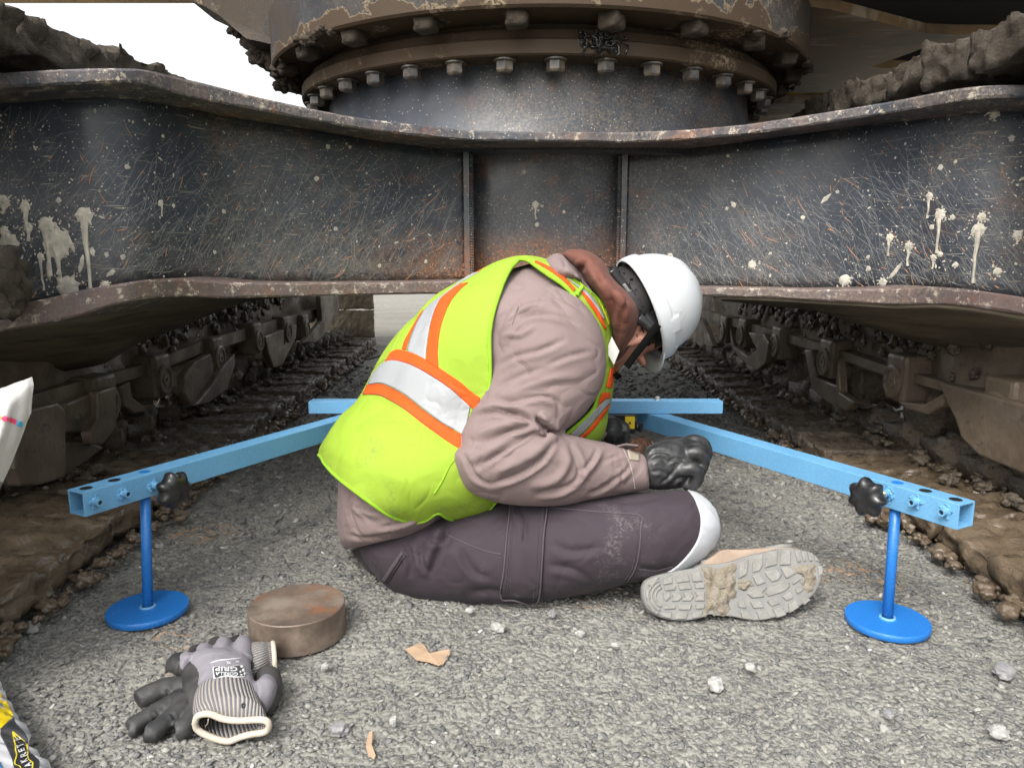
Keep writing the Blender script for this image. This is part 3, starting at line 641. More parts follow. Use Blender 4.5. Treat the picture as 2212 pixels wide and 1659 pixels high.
hole = np.array([[atz(u, v_, 1.30)[0], atz(u, v_, 1.30)[1]] for u, v_ in [(1880, 145), (1915, 148), (2150, 160), (2290, 150), (2290, 100), (2160, 93), (2090, 93), (2030, 95), (2000, 102), (1960, 118)]])
print('hole', hole)
hole = spline(np.vstack([hole, hole[:1]]), 4)[:-1]
o2 = np.array([[atz(u, v_, 1.30)[0], atz(u, v_, 1.30)[1]] for u, v_ in [(1620, 190), (1700, 200), (1900, 200), (2300, 190), (2700, 160), (2700, 76), (2300, 76), (2010, 76), (1790, 20), (1640, 0), (1560, 60)]])
print('outer', o2)
ring_plate('floor_plate', o2, hole, 1.30, .03, 'floor_steel')
flat('roof_plate', [(-.55, 1.85), (5.5, 1.85), (5.5, 4.35), (-.55, 4.35)], 1.62, .03, 'roof_dark')
for (p, q, w, h, z, mt) in [((.5, 1.98), (5.0, 1.92), .10, .26, 1.49, 'house_steel')]:
    m = MB(); m.add(*ebox((p[0], p[1], z), (q[0], q[1], z), w, h)); m.build('cross_rib', MT[mt], HS)
a, b = at(1690, 178, 3.7), at(2300, 170, 3.7); m = MB(); m.add(*ebox(a, b, .12, .10)); m.build('yellow_beam', MT['yellow_steel'], HS, bevel=.01)
a, b = at(1640, 208, 3.9), at(2300, 208, 3.9); m = MB(); m.add(*ebox(a, b, .3, .13)); m.build('rear_beam', MT['house_steel'], HS, bevel=.01)
v_ = [at(1480, 150, 4.3), at(2600, 150, 4.3), at(2600, 340, 4.5), at(1480, 340, 4.5)]; m = MB(); m.add(*prism(v_, (0, 1, .2), .05)); n = NM('pale_scraped', .6).base((.34, .30, .24)); vv_ = n.mp((2, 1, 9), rot=(0, rad(-12), 0)); n.over((.55, .50, .43), n.noise(1, 6, .7, vec=vv_, lo=.45, hi=.62), .8); n.over((.12, .10, .08), n.noise(1.7, 6, .7, vec=vv_, lo=.58, hi=.66), .8); o = m.build('counterweight_face', n.m, HS)

# -- crawler tracks
def noisy_box(ex, ey, ez, nx, ny, nz, amp, sc, seed, topextra=0):
    """box surface grid displaced by noise"""
    V_ = []; F_ = []; idx = {}
    def vid(i, j, k):
        if (i, j, k) not in idx: idx[(i, j, k)] = len(V_); V_.append((-ex + 2 * ex * i / nx, -ey + 2 * ey * j / ny, -ez + 2 * ez * k / nz))
        return idx[(i, j, k)]
    for i in range(nx):
        for j in range(ny):
            F_.append((vid(i, j, 0), vid(i, j + 1, 0), vid(i + 1, j + 1, 0), vid(i + 1, j, 0))); F_.append((vid(i, j, nz), vid(i + 1, j, nz), vid(i + 1, j + 1, nz), vid(i, j + 1, nz)))
    for i in range(nx):
        for k in range(nz):
            F_.append((vid(i, 0, k), vid(i + 1, 0, k), vid(i + 1, 0, k + 1), vid(i, 0, k + 1))); F_.append((vid(i, ny, k), vid(i, ny, k + 1), vid(i + 1, ny, k + 1), vid(i + 1, ny, k)))
    for j in range(ny):
        for k in range(nz):
            F_.append((vid(0, j, k), vid(0, j, k + 1), vid(0, j + 1, k + 1), vid(0, j + 1, k))); F_.append((vid(nx, j, k), vid(nx, j + 1, k), vid(nx, j + 1, k + 1), vid(nx, j, k + 1)))
    V_ = np.array(V_); n_ = V_ / np.array([ex, ey, ez]); n_ = np.sign(n_) * np.abs(n_) ** 6; n_ /= np.linalg.norm(n_, axis=1)[:, None] + 1e-6
    d = amp * (fbm(V_ + seed * 3.1, sc, 4, seed, .6)); V_ = V_ + n_ * d[:, None]
    if topextra: V_[:, 2] += topextra * np.clip(fbm(V_ + seed, 9, 3, seed + 5), -.2, 1) * (n_[:, 2] > .1)
    return V_, F_
def shoe_mesh(name, seed, mat, thick=.028, amp=.010, top=.02, sc=22, w=.30, ln=.083, ridge=.014):
    V_, F_ = noisy_box(w, ln, thick, 60, 18, 5, amp, sc, seed, top); V_[:, 2] += ridge * (V_[:, 2] > 0) * (np.exp(-((V_[:, 1] - ln * .80) / .014) ** 2) + .7 * np.exp(-((V_[:, 1] + ln * .05) / .011) ** 2)); V_ += (.006 if mat == 'mud_dry' else .003) * fbm(V_, 60, 3, seed)[:, None] * np.array([1, 1, 1]); me = mk(name, V_, F_, MT[mat], None, True); d = me.data; bpy.data.objects.remove(me); return d
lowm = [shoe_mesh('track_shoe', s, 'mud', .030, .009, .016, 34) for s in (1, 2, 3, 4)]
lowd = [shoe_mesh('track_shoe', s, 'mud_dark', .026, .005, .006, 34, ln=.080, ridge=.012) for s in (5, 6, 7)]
topm = [shoe_mesh('track_shoe', s, 'mud_dry', .042, .015, .010, 15, ln=.086, ridge=0) for s in (8, 9, 10, 11)]
flatm = shoe_mesh('track_shoe', 12, 'mud_plate', .020, .004, .002, 30, ln=.098, ridge=0)
lk = MB(); lump(lk, (0, 0, 0), .05, 3, .35, (.8, 1.2, .75)); lk.box((0, 0, -.02), (.035, .08, .03)); lko = lk.build('track_link', MT['mud_dark'], None, True); lkm = lko.data; bpy.data.objects.remove(lko)
rc = MB(); rc.box((0, 0, 0), (.045, .052, .068)); rco = rc.build('r', MT['muddy_steel'], None, bevel=.012); 
md = evalmesh(rco); bpy.data.objects.remove(rco)
def track(sx, xin_, xin2, rollX):
    """sx = -1 left track, +1 right; inner shoe ends run from xin_ (near) to xin2 (far)"""
    T = bpy.data.objects.new('crawler_track', None); C.objects.link(T); T.location = (sx * 1.2, 2.8, 0); par(T, EX)
    T['label'] = 'left muddy crawler track' if sx < 0 else 'right muddy crawler track'
    xin = lambda y: xin_ + (xin2 - xin_) * np.clip((y - 1) / 3, 0, 1.5)
    y = .42; k = 0
    while y < 5.35:
        me = (lowm if y < 1.95 else lowd)[k % 3]
        jit = rnd.gauss(0, .006)
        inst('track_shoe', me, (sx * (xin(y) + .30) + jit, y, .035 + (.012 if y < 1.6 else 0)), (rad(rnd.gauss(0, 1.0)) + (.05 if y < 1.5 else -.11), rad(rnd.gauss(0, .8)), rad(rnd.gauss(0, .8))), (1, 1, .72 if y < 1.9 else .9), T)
        if y > 1.5: inst('track_link', lkm, (sx * (abs(rollX) + .06), y, .105), (0, 0, rnd.random() * .4), (1, 1, .9 + .5 * rnd.random()), T)
        y += .19; k += 1
    # far end wrap: shoes standing up
    for q in range(4): inst('track_shoe', flatm, (sx * (xin(5.5) + .30), 5.30, .15 + .203 * q), (rad(90), 0, 0), (1, 1, 1), T)
    # upper run
    pts = [(.55, .935), (1.12, .962), (1.6, .995), (2.0, 1.03), (2.6, 1.04), (3.6, 1.0), (5.2, .98)]; y = .55; k = 0
    while y < 5.2:
        z = np.interp(y, [p[0] for p in pts], [p[1] for p in pts]); 
        inst('track_shoe', topm[k % 4], (sx * (xin(y) + .02 + .30), y, z + .012 * rnd.random()), (rad(3), rad(rnd.gauss(0, 1.5)), math.pi * (k % 2)), (1, .95, .80), T); y += .178; k += 1
    m = MB(); m.add(*ebox((sx * (abs(rollX) + .14), .6, .86), (sx * (abs(rollX) + .14), 5.0, .94), .16, .09)); m.build('upper_chain', MT['mud_dark'], T)
    return T
TL = track(-1, .80, .925, 1.12); TR = track(1, .86, .95, 1.12)
lowz = lambda y: .0
def track_frame(sx, rail, rollers, guards, X):
    T = bpy.data.objects.new('track_frame', None); C.objects.link(T); T.location = (X, 2.8, .3); par(T, EX)
    T['label'] = 'left roller frame' if sx < 0 else 'right roller frame'
    # rail: flat bar following picture points
    up = [atX(u, v, X) for u, v, _ in rail]; lo = [atX(u, w_, X) for u, _, w_ in rail]; n = len(up); v = []
    for a, b in zip(up, lo): v += [a, b, b + np.array([sx * .05, 0, 0]), a + np.array([sx * .05, 0, 0])]
    f = [(i * 4 + k, i * 4 + (k + 1) % 4, i * 4 + 4 + (k + 1) % 4, i * 4 + 4 + k) for i in range(n - 1) for k in range(4)] + [(0, 1, 2, 3), tuple(range(4 * n - 4, 4 * n))[::-1]]
    mk('rail', v, f, MT['muddy_steel'], T)
    # recessed side wall above the rail, streaked with wet mud
    yy = np.linspace(.9, 5.0, 90); zz = np.linspace(.24, .72, 16); V_ = []
    for y in yy:
        for z in zz: V_.append((X + sx * .045, y, z))
    V_ = np.array(V_); V_[:, 0] -= sx * (.022 * np.clip(fbm(V_ * np.array([1, 1, .35]), 14, 3, 3 + sx), -.3, 1) + .03 * np.clip(fbm(V_, 9, 3, 8), 0, 1) * (V_[:, 2] < .48))
    mk('side_wall', V_, [(i * 16 + k, (i + 1) * 16 + k, (i + 1) * 16 + k + 1, i * 16 + k + 1) for i in range(89) for k in range(15)], MT['muddy_steel'], T, True)
    m = MB(); m.box((X + sx * .30, 2.9, .5), (.22, 2.05, .2)); m.build('frame_box', MT['mud_dark'], T)
    m = MB()
    for k in range(170):
        y = 2.1 + 1.5 * rnd.random() + rnd.gauss(0, .3); zr = np.interp(y, [1.67, 4.2], [.27, .345]) + .09
        if y < 1.75: continue
        lump(m, (X + sx * (.015 + .02 * rnd.random()), y, zr + .04 * rnd.gauss(0, 1)), .006 + .012 * rnd.random(), k, .5, (.7, 1.2, 1.3))
    m.build('oily_mud', MT['mud_dark'], T, True, kind='stuff')
    for (u, v0, rp) in rollers:
        c = atX(u, v0, X - sx * .03); s = np.linalg.norm(c - CAM) / F
        g = inst('roller_bracket', md, tuple(c + np.array([sx * .045, 0, .006])), (0, 0, 0), (1, 1, 1), T); 
        m = MB(); R_ = .048
        m.lathe(c + np.array([-sx * .002, 0, -.006]), (-sx, 0, 0), [(R_, -.01), (R_, .004), (R_ * .9, .007), (R_ * .72, .007), (R_ * .68, .003), (R_ * .42, .003), (R_ * .38, .006), (.006, .006), (.005, .001)], 28)
        cp_ = m.build('end_cap', MT['muddy_steel'], T)
        m = MB(); m.lathe((X + sx * .10, c[1], .175), (sx, 0, 0), [(.055, -.06), (.095, -.045), (.098, -.03), (.075, -.02), (.075, .09), (.098, .10), (.095, .12)], 26)
        o = m.build('track_roller', MT['mud_dark'], T, True)
    for k, poly in enumerate(guards):
        off = poly[0]; P = [atX(u, v_, X - sx * off) for u, v_ in poly[1:]]
        m = MB(); m.add(*prism(P, (sx, 0, 0), .030)); o = m.build('guard_plate', MT['muddy_steel'], T, bevel=.006)
        o.data.flip_normals() if False else None
        # bent flange of the guard, giving it depth
    m = MB()
    for k in range(120):
        y = .9 + 4 * rnd.random(); lump(m, (X - sx * (-.02 + .09 * rnd.random()), y, .070 + .02 * rnd.random()), .004 + .014 * rnd.random() ** 2, k + 9, .5, (1.2, 1.2, .8))
    m.build('mud_clods', MT['mud_dark'], T, True, kind='stuff')
    return T
def r4(pts): return [(p[0] * .3721, 603.7 + p[1] * .3721) for p in pts]
def r5(pts): return [(1372 + p[0] * .3798, 603.7 + p[1] * .3798) for p in pts]
track_frame(-1, [(-60, 900, 935), (69, 853, 887), (309, 788, 812), (430, 740, 766), (573, 697, 722), (685, 667, 687), (700, 664, 682)],
    [(235, 868, 40), (355, 816, 22), (474, 771, 17), (559, 734, 14), (622, 716, 11), (662, 709, 9)],
    [[.05] + r4([(85, 1100), (90, 950), (150, 760), (340, 715), (385, 760), (385, 1000), (380, 1150), (230, 1195), (120, 1200)]), [.02] + r4([(375, 1150), (380, 940), (540, 950), (612, 975), (500, 1060)]), [.05] + r4([(572, 650), (680, 618), (680, 860), (600, 960), (545, 960), (530, 890), (575, 800)]),
     [.03] + r4([(385, 720), (560, 650), (575, 790), (500, 880), (400, 890)]),
     [.0] + r4([(700, 620), (760, 590), (770, 680), (830, 730), (900, 720), (840, 770), (780, 780), (720, 740)]),
     [.03] + r4([(1070, 570), (1130, 480), (1225, 430), (1245, 500), (1240, 620), (1150, 710), (1110, 735), (1070, 660)]),
     [.05] + r4([(1240, 600), (1300, 500), (1365, 430), (1370, 490), (1320, 640), (1210, 720), (1130, 735), (1160, 700)]),
     [.03] + r4([(1540, 330), (1650, 290), (1650, 390), (1700, 270), (1725, 260), (1720, 340), (1640, 500), (1590, 515), (1560, 430)]),
     [.05] + r4([(1860, 95), (1965, 92), (1970, 160), (1880, 330), (1830, 370), (1765, 365), (1870, 240)])], -1.12)
track_frame(1, [(1500, 668, 680), (1526, 671, 689), (1640, 705, 722), (1780, 745, 764), (1905, 787, 808), (2020, 820, 840), (2212, 868, 897), (2290, 888, 920)],
    [(2150, 885, 34), (1930, 820, 22), (1780, 778, 19), (1674, 744, 15), (1600, 722, 12), (1560, 714, 12)],
    [[.05] + r5([(1720, 580), (1900, 630), (2240, 720), (2240, 1120), (2212, 1110), (1950, 1000), (1850, 900), (1820, 800), (1770, 700)]),
     [.03] + r5([(1480, 690), (1640, 710), (1760, 640), (1740, 720), (1660, 770), (1540, 740)]),
     [.03] + r5([(960, 400), (1000, 400), (1030, 560), (1140, 600), (1150, 450), (1160, 640), (1250, 700), (1200, 750), (1090, 700), (1000, 620)]),
     [.05] + r5([(535, 270), (545, 380), (590, 450), (690, 520), (740, 480), (760, 360), (730, 310), (640, 300), (690, 400), (640, 440), (560, 380)]),
     [.05] + r5([(300, 330), (380, 230), (440, 380), (430, 390), (330, 340)])], 1.12)
# mud: berms along the shoes, loose clods, brown lump on the left web end
def berm(name, pts, r, seed, n, mat, label, parent):
    m = MB(); P = resample(np.array(pts, float), n)
    for i, p in enumerate(P):
        q = r * (.4 + 1.6 * rnd.random() ** 2.5); lump(m, (p[0] + rnd.gauss(0, r * 1.8), p[1] + rnd.gauss(0, .01), p[2] + q * .3), q, seed + i, .45, (1.1, 1.1, .75))
    o = m.build(name, MT[mat], parent, True, kind='stuff'); o['label'] = label; return o
berm('mud_berm', [(-.80, .9, .02), (-.79, 1.5, .02), (-.82, 2.2, .02), (-.88, 3.4, .02), (-.90, 4.8, .02)], .0095, 20, 420, 'mud', 'crumbled mud along the inner edge of the shoes', TL)
berm('mud_berm', [(.86, .9, .02), (.86, 1.4, .02), (.87, 2.2, .02), (.91, 3.2, .02), (.94, 4.8, .02)], .0095, 500, 420, 'mud', 'crumbled mud along the inner edge of the shoes', TR)
m = MB()
for (u, v_, y, r) in [(5, 580, 1.22, .035), (18, 610, 1.22, .03), (-5, 630, 1.2, .04), (28, 590, 1.23, .02), (10, 655, 1.2, .025), (8, 550, 1.23, .02)]: lump(m, at(u, v_, y + .06), r, int(u) + 70, .5)
o = m.build('mud_lump', MT['mud_dry'], XF, True)
# drips and stains stuck to the ring, sandy pile under the hub
m = MB()
for k in range(14): u = 1368 + rnd.gauss(0, 14); lump(m, atz(u, 968 + rnd.gauss(0, 4), .02), .014 + .01 * rnd.random(), k + 3, .5)
simple('red_dirt', (.15, .075, .045), .95, ((.09, .05, .035), 50, .7), (80, 1, .008))
o = m.build('dirt_heap', MT['red_dirt'], None, True, kind='stuff'); o['label'] = 'small heap of reddish dirt on the gravel under the blue crossbar'
# ---------------------------------------------------------------- blue measuring stand
TS = thing('measuring_stand', 'blue square-tube stand with two splayed arms, a crossbar and two round feet', 'stand', (0, 1.5, 0))
ZT = .237; BW = .040
def tubebar(name, p, q, w, h, parent, mat, wall=.0032):
    """open square tube from p to q (centre line of top face)"""
    p, q = Vector(p), Vector(q); t = (q - p).normalized(); a = t.cross(Vector((0, 0, 1))).normalized(); m = MB()
    for (o1, o2, ww, hh) in [((-w / 2 + wall / 2), -h / 2, wall, h), ((w / 2 - wall / 2), -h / 2, wall, h)]:
        m.add(*ebox(p + a * o1 + Vector((0, 0, o2)), q + a * o1 + Vector((0, 0, o2)), ww, hh))
    for zz in (-wall / 2, -h + wall / 2): m.add(*ebox(p + Vector((0, 0, zz)), q + Vector((0, 0, zz)), w - 2 * wall, wall))
    return m.build(name, MT[mat], parent, bevel=.0008)
def arm(sx, pn, pf, knob_px, nuts, rod_px, disc_px, rod_top_px):
    pn, pf = Vector(pn), Vector(pf); t = (pf - pn).normalized(); side = Vector((-sx * abs(t.y), -abs(t.x), 0)).normalized() # towards centre-front
    side = Vector((t.y, -t.x, 0)); 
    if side.y > 0: side = -side
    A = tubebar('arm', pn, pf, BW, BW, TS, 'blue_light'); 
    A['label'] = 'left arm of the stand' if sx < 0 else 'right arm of the stand'
    for i, (u, v) in enumerate(nuts):
        # point on the front face plane
        o = pn + side * BW / 2; d = Vector(ray(u, v)); k = (o - Vector(CAM)).dot(side) / d.dot(side); c = Vector(CAM) + d * k; c.z = min(max(c.z, ZT - .027), ZT - .013)
        m = MB(); m.lathe(c, side, [(.0085, 0), (.0085, .003), (.0062, .0045)], 6); n = 14; v_ = []; q = side.to_track_quat('Z', 'Y').to_matrix()
        for (r, h) in [(.0062, .004), (.0062, .014), (.0038, .014), (.0036, .002)]:
            for j in range(n): an = 2 * math.pi * j / n; v_.append(c + q @ Vector((r * math.cos(an), r * math.sin(an), h)))
        m.add(v_, [(a * n + j, a * n + (j + 1) % n, (a + 1) * n + (j + 1) % n, (a + 1) * n + j) for a in range(3) for j in range(n)] + [tuple(range(3 * n, 4 * n))])
        for w in range(6): 
            an = rnd.random() * 6; e = c + q @ Vector((.0085 * math.cos(an), .0085 * math.sin(an), .001)); m.box(e, (.003, .003, .002), Matrix.Rotation(an, 3, 'Y'))
        nt = m.build('nut', MT['blue_light'], A, True); nt.modifiers.new('e', 'EDGE_SPLIT')
        m = MB(); m.lathe(c + side * .0121, side, [(.0037, 0), (.0037, .0002)], 12); m.build('nut_bore', MT['black'], A)
        # adjustment hole in the top face above it
        h = c - side * (BW / 2); m = MB()
        mat = 'blue_deep' if i == 2 else 'black'
        m.lathe((h.x, h.y, ZT - .001), (0, 0, 1), [(.0095, 0), (.0095, .0014)], 20); m.build('rod_tip' if i == 2 else 'adjustment_hole', MT[mat], A)
        if i == 2:
            hh_ = h.copy(); kc = None; out = side * .052; cc = c + side * .006; kd = side
            R_ = MB(); R_.tube([cc, c + side * .045], .0042, 12)
            for z in range(18): R_.lathe(c + side * (.012 + z * .0016), side, [(.0044, 0), (.0048, .0005), (.0044, .001)], 12)
            R_.build('clamp_bolt', MT['brass'], A, True)
            m = MB(); prof = [(.0, .040), (.5, .040), (.93, .045), (1.0, .053), (.96, .060), (.80, .066), (.5, .068), (.0, .069)]; N = 84; v_ = []
            for (r, h_) in prof:
                for j in range(N):
                    an = 2 * math.pi * j / N + .3; lobe = .5 + .5 * math.cos(7 * an); rr = .0335 * (r if r < .6 else r * (.80 + .20 * lobe ** 1.4)); v_.append(c + q @ Vector((rr * math.cos(an), rr * math.sin(an), h_)))
            f = [(a * N + j, a * N + (j + 1) % N, (a + 1) * N + (j + 1) % N, (a + 1) * N + j) for a in range(len(prof) - 1) for j in range(N)]
            m.add(v_, f); kb_ = m.build('star_knob', MT['plastic_black'], A, True)
    # foot: rod and disc
    dc = atz(*disc_px, .014); rt = atz(rod_top_px[0], rod_top_px[1], ZT - BW)
    ft_ = bpy.data.objects.new('foot', None); C.objects.link(ft_); ft_.location = (dc[0], dc[1], 0); par(ft_, TS)
    ft_['label'] = 'left round foot' if sx < 0 else 'right round foot, scuffed with pale specks'
    m = MB(); print('rod', dc, hh_); m.tube([(dc[0], dc[1], .010), (hh_.x, hh_.y, ZT - .002)], .0085, 20); m.build('rod', MT['blue_deep'], ft_, True)
    m = MB(); m.lathe((dc[0], dc[1], .002), (0, 0, 1), [(.0640, 0), (.0650, .001), (.0650, .0105), (.0640, .0115)], 72); o = m.build('foot_disc', MT['blue_deep'], ft_, False); o.data.polygons.foreach_set('use_smooth', [len(p.vertices) == 4 for p in o.data.polygons]); o.modifiers.new('e', 'EDGE_SPLIT').split_angle = rad(50)
    m = MB()
    for k in range(22): an = k * .2856; m.lathe((dc[0] + .0105 * math.cos(an), dc[1] + .0105 * math.sin(an), .0135), (math.cos(an), math.sin(an), .6), [(.0035, 0), (.002, .0025)], 6)
    m.build('weld_bead', MT['blue_light'], ft_, True)
def topc(px, py, dx, dy): p = atz(px, py, ZT); return (p[0] + dx, p[1] + dy, ZT)
arm(-1, topc(162, 1061, 0, 0), topc(752, 905, 0, .06), None, [(205, 1083), (266, 1065), (331, 1048)], None, (319, 1309), (309, 1075))
arm(1, topc(2090, 1086, 0, 0), topc(1400, 896, 0, .06), None, [(2045, 1104), (1980, 1083), (1920, 1064)], None, (1917, 1333), (1936, 1094))
cl, cr = atz(676, 858, .271), atz(1564, 866, .271)
yb = (cl[1] + cr[1]) / 2 + .004
cb = tubebar('crossbar', (cl[0], yb, .268), (cr[0], yb, .268), .036, .030, TS, 'blue_light')
for (a, b) in ((cl, 1), (cr, -1)):
    m = MB(); m.box((a[0] - b * .0006, yb, .253), (.0008, .0165, .0135)); m.build('end_plug', MT['blue_light'], TS)
# bolt on top of the crossbar, white underlay strip, magnet block with yellow label and switch knob
m = MB(); c = atz(1416, 859, .269); m.lathe((c[0], yb, .268), (0, 0, 1), [(.009, 0), (.009, .0015), (.0062, .0016), (.0062, .0075), (.005, .0085)], 6); m.build('crossbar_bolt', MT['galv'], TS, bevel=.0004)
p = at(1339, 925, yb - .02); m = MB(); m.box((p[0], yb + .004, .214), (.036, .03, .0235)); mg = m.build('magnet_block', MT['plastic_black'], TS, bevel=.002)
m = MB(); m.box((p[0] + .0225, yb + .004 - .0305, .218), (.0115, .0006, .0150)); lb = m.build('warning_label', MT['print_yellow'], mg)
m = MB(); 
tri = [(p[0] + .0225 + x, yb + .004 - .0312, .219 + z) for x, z in ((-.004, -.005), (.004, -.005), (0, .004))]; m.add(*prism(tri, (0, 1, 0), .0003)); m.build('warning_triangle', MT['print_black'], lb if False else mg)
m = MB(); m.lathe((p[0] + .038, yb - .012, .205), (.9, -.5, 0), [(.010, 0), (.010, .008), (.008, .011)], 16); m.box((p[0] + .050, yb - .018, .205), (.004, .004, .012)); m.build('magnet_switch', MT['plastic_black'], mg, bevel=.001)

# ---------------------------------------------------------------- rusty steel disc
c = atz(641, 1304, .052); rr_ = 105 * np.linalg.norm(c - CAM) / F / math.sqrt(1 + .29 ** 2) * .93
m = MB(); m.lathe((c[0], c[1], .001), (0, 0, 1), [(rr_ - .001, 0), (rr_, .001), (rr_, .050), (rr_ - .0012, .0515)], 96)
o = m.build('steel_disc', MT['rust_disc'], None); o.data.polygons.foreach_set('use_smooth', [len(p.vertices) == 4 for p in o.data.polygons]); o.modifiers.new('e', 'EDGE_SPLIT').split_angle = rad(30)
o['label'] = 'thick rusty round steel disc lying on the gravel behind the gloves'; o['category'] = 'steel disc'
# ---------------------------------------------------------------- person
PE = thing('person', 'person sitting cross-legged on the gravel, bent forward, in lime hi-vis vest and white hard hat', 'person', (0, 1.35, 0))
def ring_frame(u1, v1, u2, v2, Y, h):
    mid = ((u1 + u2) / 2, (v1 + v2) / 2); Cn = at(mid[0], mid[1], Y); r = np.linalg.norm(Cn - CAM); a = rng(u1, v1, r); b = rng(u2, v2, r)
    d = (a + b) / 2 - CAM; d /= np.linalg.norm(d); return np.r_[a, b, d * h]
def loft(st, nl=8, nt=48, ex=2.0, world=False, capr=True):
    K = np.array([s if world else ring_frame(*s) for s in st]); K = spline(K, nl); v = []; n = len(K)
    for k in K:
        a, b, hv = k[:3], k[3:6], k[6:9]; c = (a + b) / 2; e = (a - b) / 2
        for i in range(nt):
            t = 2 * math.pi * i / nt; ct, st_ = math.cos(t), math.sin(t); x = np.sign(ct) * abs(ct) ** (2 / ex); y = np.sign(st_) * abs(st_) ** (2 / ex)
            v.append(c + e * x - hv * y)
    f = [(j * nt + i, (j + 1) * nt + i, (j + 1) * nt + (i + 1) % nt, j * nt + (i + 1) % nt) for j in range(n - 1) for i in range(nt)]
    v.append((K[0][:3] + K[0][3:6]) / 2); v.append((K[-1][:3] + K[-1][3:6]) / 2); a = len(v) - 2
    f += [(i, (i + 1) % nt, a) for i in range(nt)] + [((n - 1) * nt + (i + 1) % nt, (n - 1) * nt + i, a + 1) for i in range(nt)]
    return v, f
def shrink(st, k, kh=None):
    o = []
    for (u1, v1, u2, v2, Y, h) in st:
        mu, mv = (u1 + u2) / 2, (v1 + v2) / 2; o.append((mu + (u1 - mu) * k, mv + (v1 - mv) * k, mu + (u2 - mu) * k, mv + (v2 - mv) * k, Y, h * (kh or k)))
    return o
def union(name, parts, mat, parent, voxel=.005, smooth=2):
    m = MB()
    for v, f in parts: m.add(v, f)
    o = m.build('tmp'); b = bmesh.new(); b.from_mesh(o.data); bmesh.ops.recalc_face_normals(b, faces=b.faces); b.to_mesh(o.data); b.free()
    r = o.modifiers.new('r', 'REMESH'); r.mode = 'VOXEL'; r.voxel_size = voxel
    if smooth: s = o.modifiers.new('s', 'SMOOTH'); s.iterations = smooth; s.factor = .5
    me = evalmesh(o); bpy.data.objects.remove(o); me.name = name; me.materials.clear(); me.materials.append(mat); me.shade_smooth()
    o = bpy.data.objects.new(name, me); C.objects.link(o); par(o, parent); return o
def r6(P): return [(658.5 + p[0] * .4218, 521.3 + p[1] * .4218) for p in P]
def r7(P): return [(713.4 + p[0] * .4962, 933 + p[1] * .4962) for p in P]
def rh(P): return [(1207.4 + p[0] * .215, 521.3 + p[1] * .215) for p in P]
def seg_dist(Q, P):
    best = np.full(len(Q), 1e9); T = np.zeros(len(Q)); side = np.zeros(len(Q)); L = np.r_[0, np.cumsum(np.linalg.norm(np.diff(P, axis=0), axis=1))]
    for i in range(len(P) - 1):
        a, b = P[i], P[i + 1]; d = b - a; l2 = d @ d; t = np.clip(((Q - a) @ d) / l2, 0, 1); pr = a + t[:, None] * d; e = np.linalg.norm(Q - pr, axis=1)
        m = e < best; best[m] = e[m]; T[m] = ((L[i] + t * math.sqrt(l2)) / L[-1])[m]; cr = d[0] * (Q[:, 1] - a[1]) - d[1] * (Q[:, 0] - a[0]); side[m] = np.sign(cr)[m]
    return best, T, side
def folds(o, lines, noise=()):
    me = o.data; v, n = arr(me); d = v - CAM; r = np.linalg.norm(d, axis=1); fac = np.clip(-(n * d).sum(1) / r * 2.5, 0, 1); uv = proj(v); disp = np.zeros(len(v))
    for (amp, wid, pts) in lines:
        P = spline(pts, 6) if len(pts) > 2 else np.array(pts, float); lo, hi = P.min(0) - wid * 4, P.max(0) + wid * 4
        m = (uv[:, 0] > lo[0]) & (uv[:, 0] < hi[0]) & (uv[:, 1] > lo[1]) & (uv[:, 1] < hi[1]) & (fac > 0)
        if not m.any(): continue
        e, t, s = seg_dist(uv[m], P); x = e * s / wid; tp = np.clip(np.minimum(t, 1 - t) * 4, 0, 1) ** .7
        # asymmetric crease: sharp trough with a soft raised shoulder on one side
        prof = -np.exp(-(x / .55) ** 2) * 1.0 + .75 * np.exp(-((x - 1.1) / .8) ** 2) + .25 * np.exp(-((x + 1.3) / .9) ** 2)
        if amp < 0: prof = np.exp(-(x / .8) ** 2) - .35 * np.exp(-((x - 1.6) / .7) ** 2)
        disp[m] += abs(amp) * prof * tp * fac[m]
    v = v + n * disp[:, None]
    for (sc, amp, st) in noise:
        q = v * np.array(st); a = vn(q * sc, 31) + .3 * vn(q * sc * 2.3 + 5, 7); rdg = (1 - np.abs(a)) ** 2 - .4; v = v + n * (amp * rdg)[:, None]
    setco(me, v); me.shade_smooth()

# stations: (u1,v1, u2,v2, Y, half depth), pixel positions of the two outlines
TOR = [(745, 1187, 968, 1136, 1.42, .20), (733, 1160, 985, 1118, 1.42, .235), (731, 1090, 1010, 1085, 1.42, .230), (735, 1010, 1060, 1050, 1.43, .215), (752, 925, 1140, 1000, 1.44, .195),
       (788, 858, 1215, 975, 1.45, .19), (828, 780, 1272, 935, 1.46, .20), (880, 708, 1300, 868, 1.46, .205), (943, 650, 1308, 800, 1.46, .20), (1010, 612, 1312, 735, 1.455, .185), (1075, 590, 1308, 690, 1.45, .16),
       (1140, 572, 1300, 650, 1.45, .125), (1190, 560, 1290, 620, 1.45, .095), (1215, 556, 1285, 605, 1.45, .08)]
ARM = [(1075, 650, 1165, 606, 1.34, .035), (1066, 668, 1225, 625, 1.33, .065), (1062, 700, 1268, 662, 1.31, .085), (1058, 740, 1298, 712, 1.30, .092), (1050, 790, 1309, 768, 1.29, .090), (1034, 840, 1302, 828, 1.28, .086),
       (1012, 895, 1268, 885, 1.265, .080), (990, 945, 1222, 928, 1.25, .074), (981, 985, 1180, 958, 1.245, .070)]
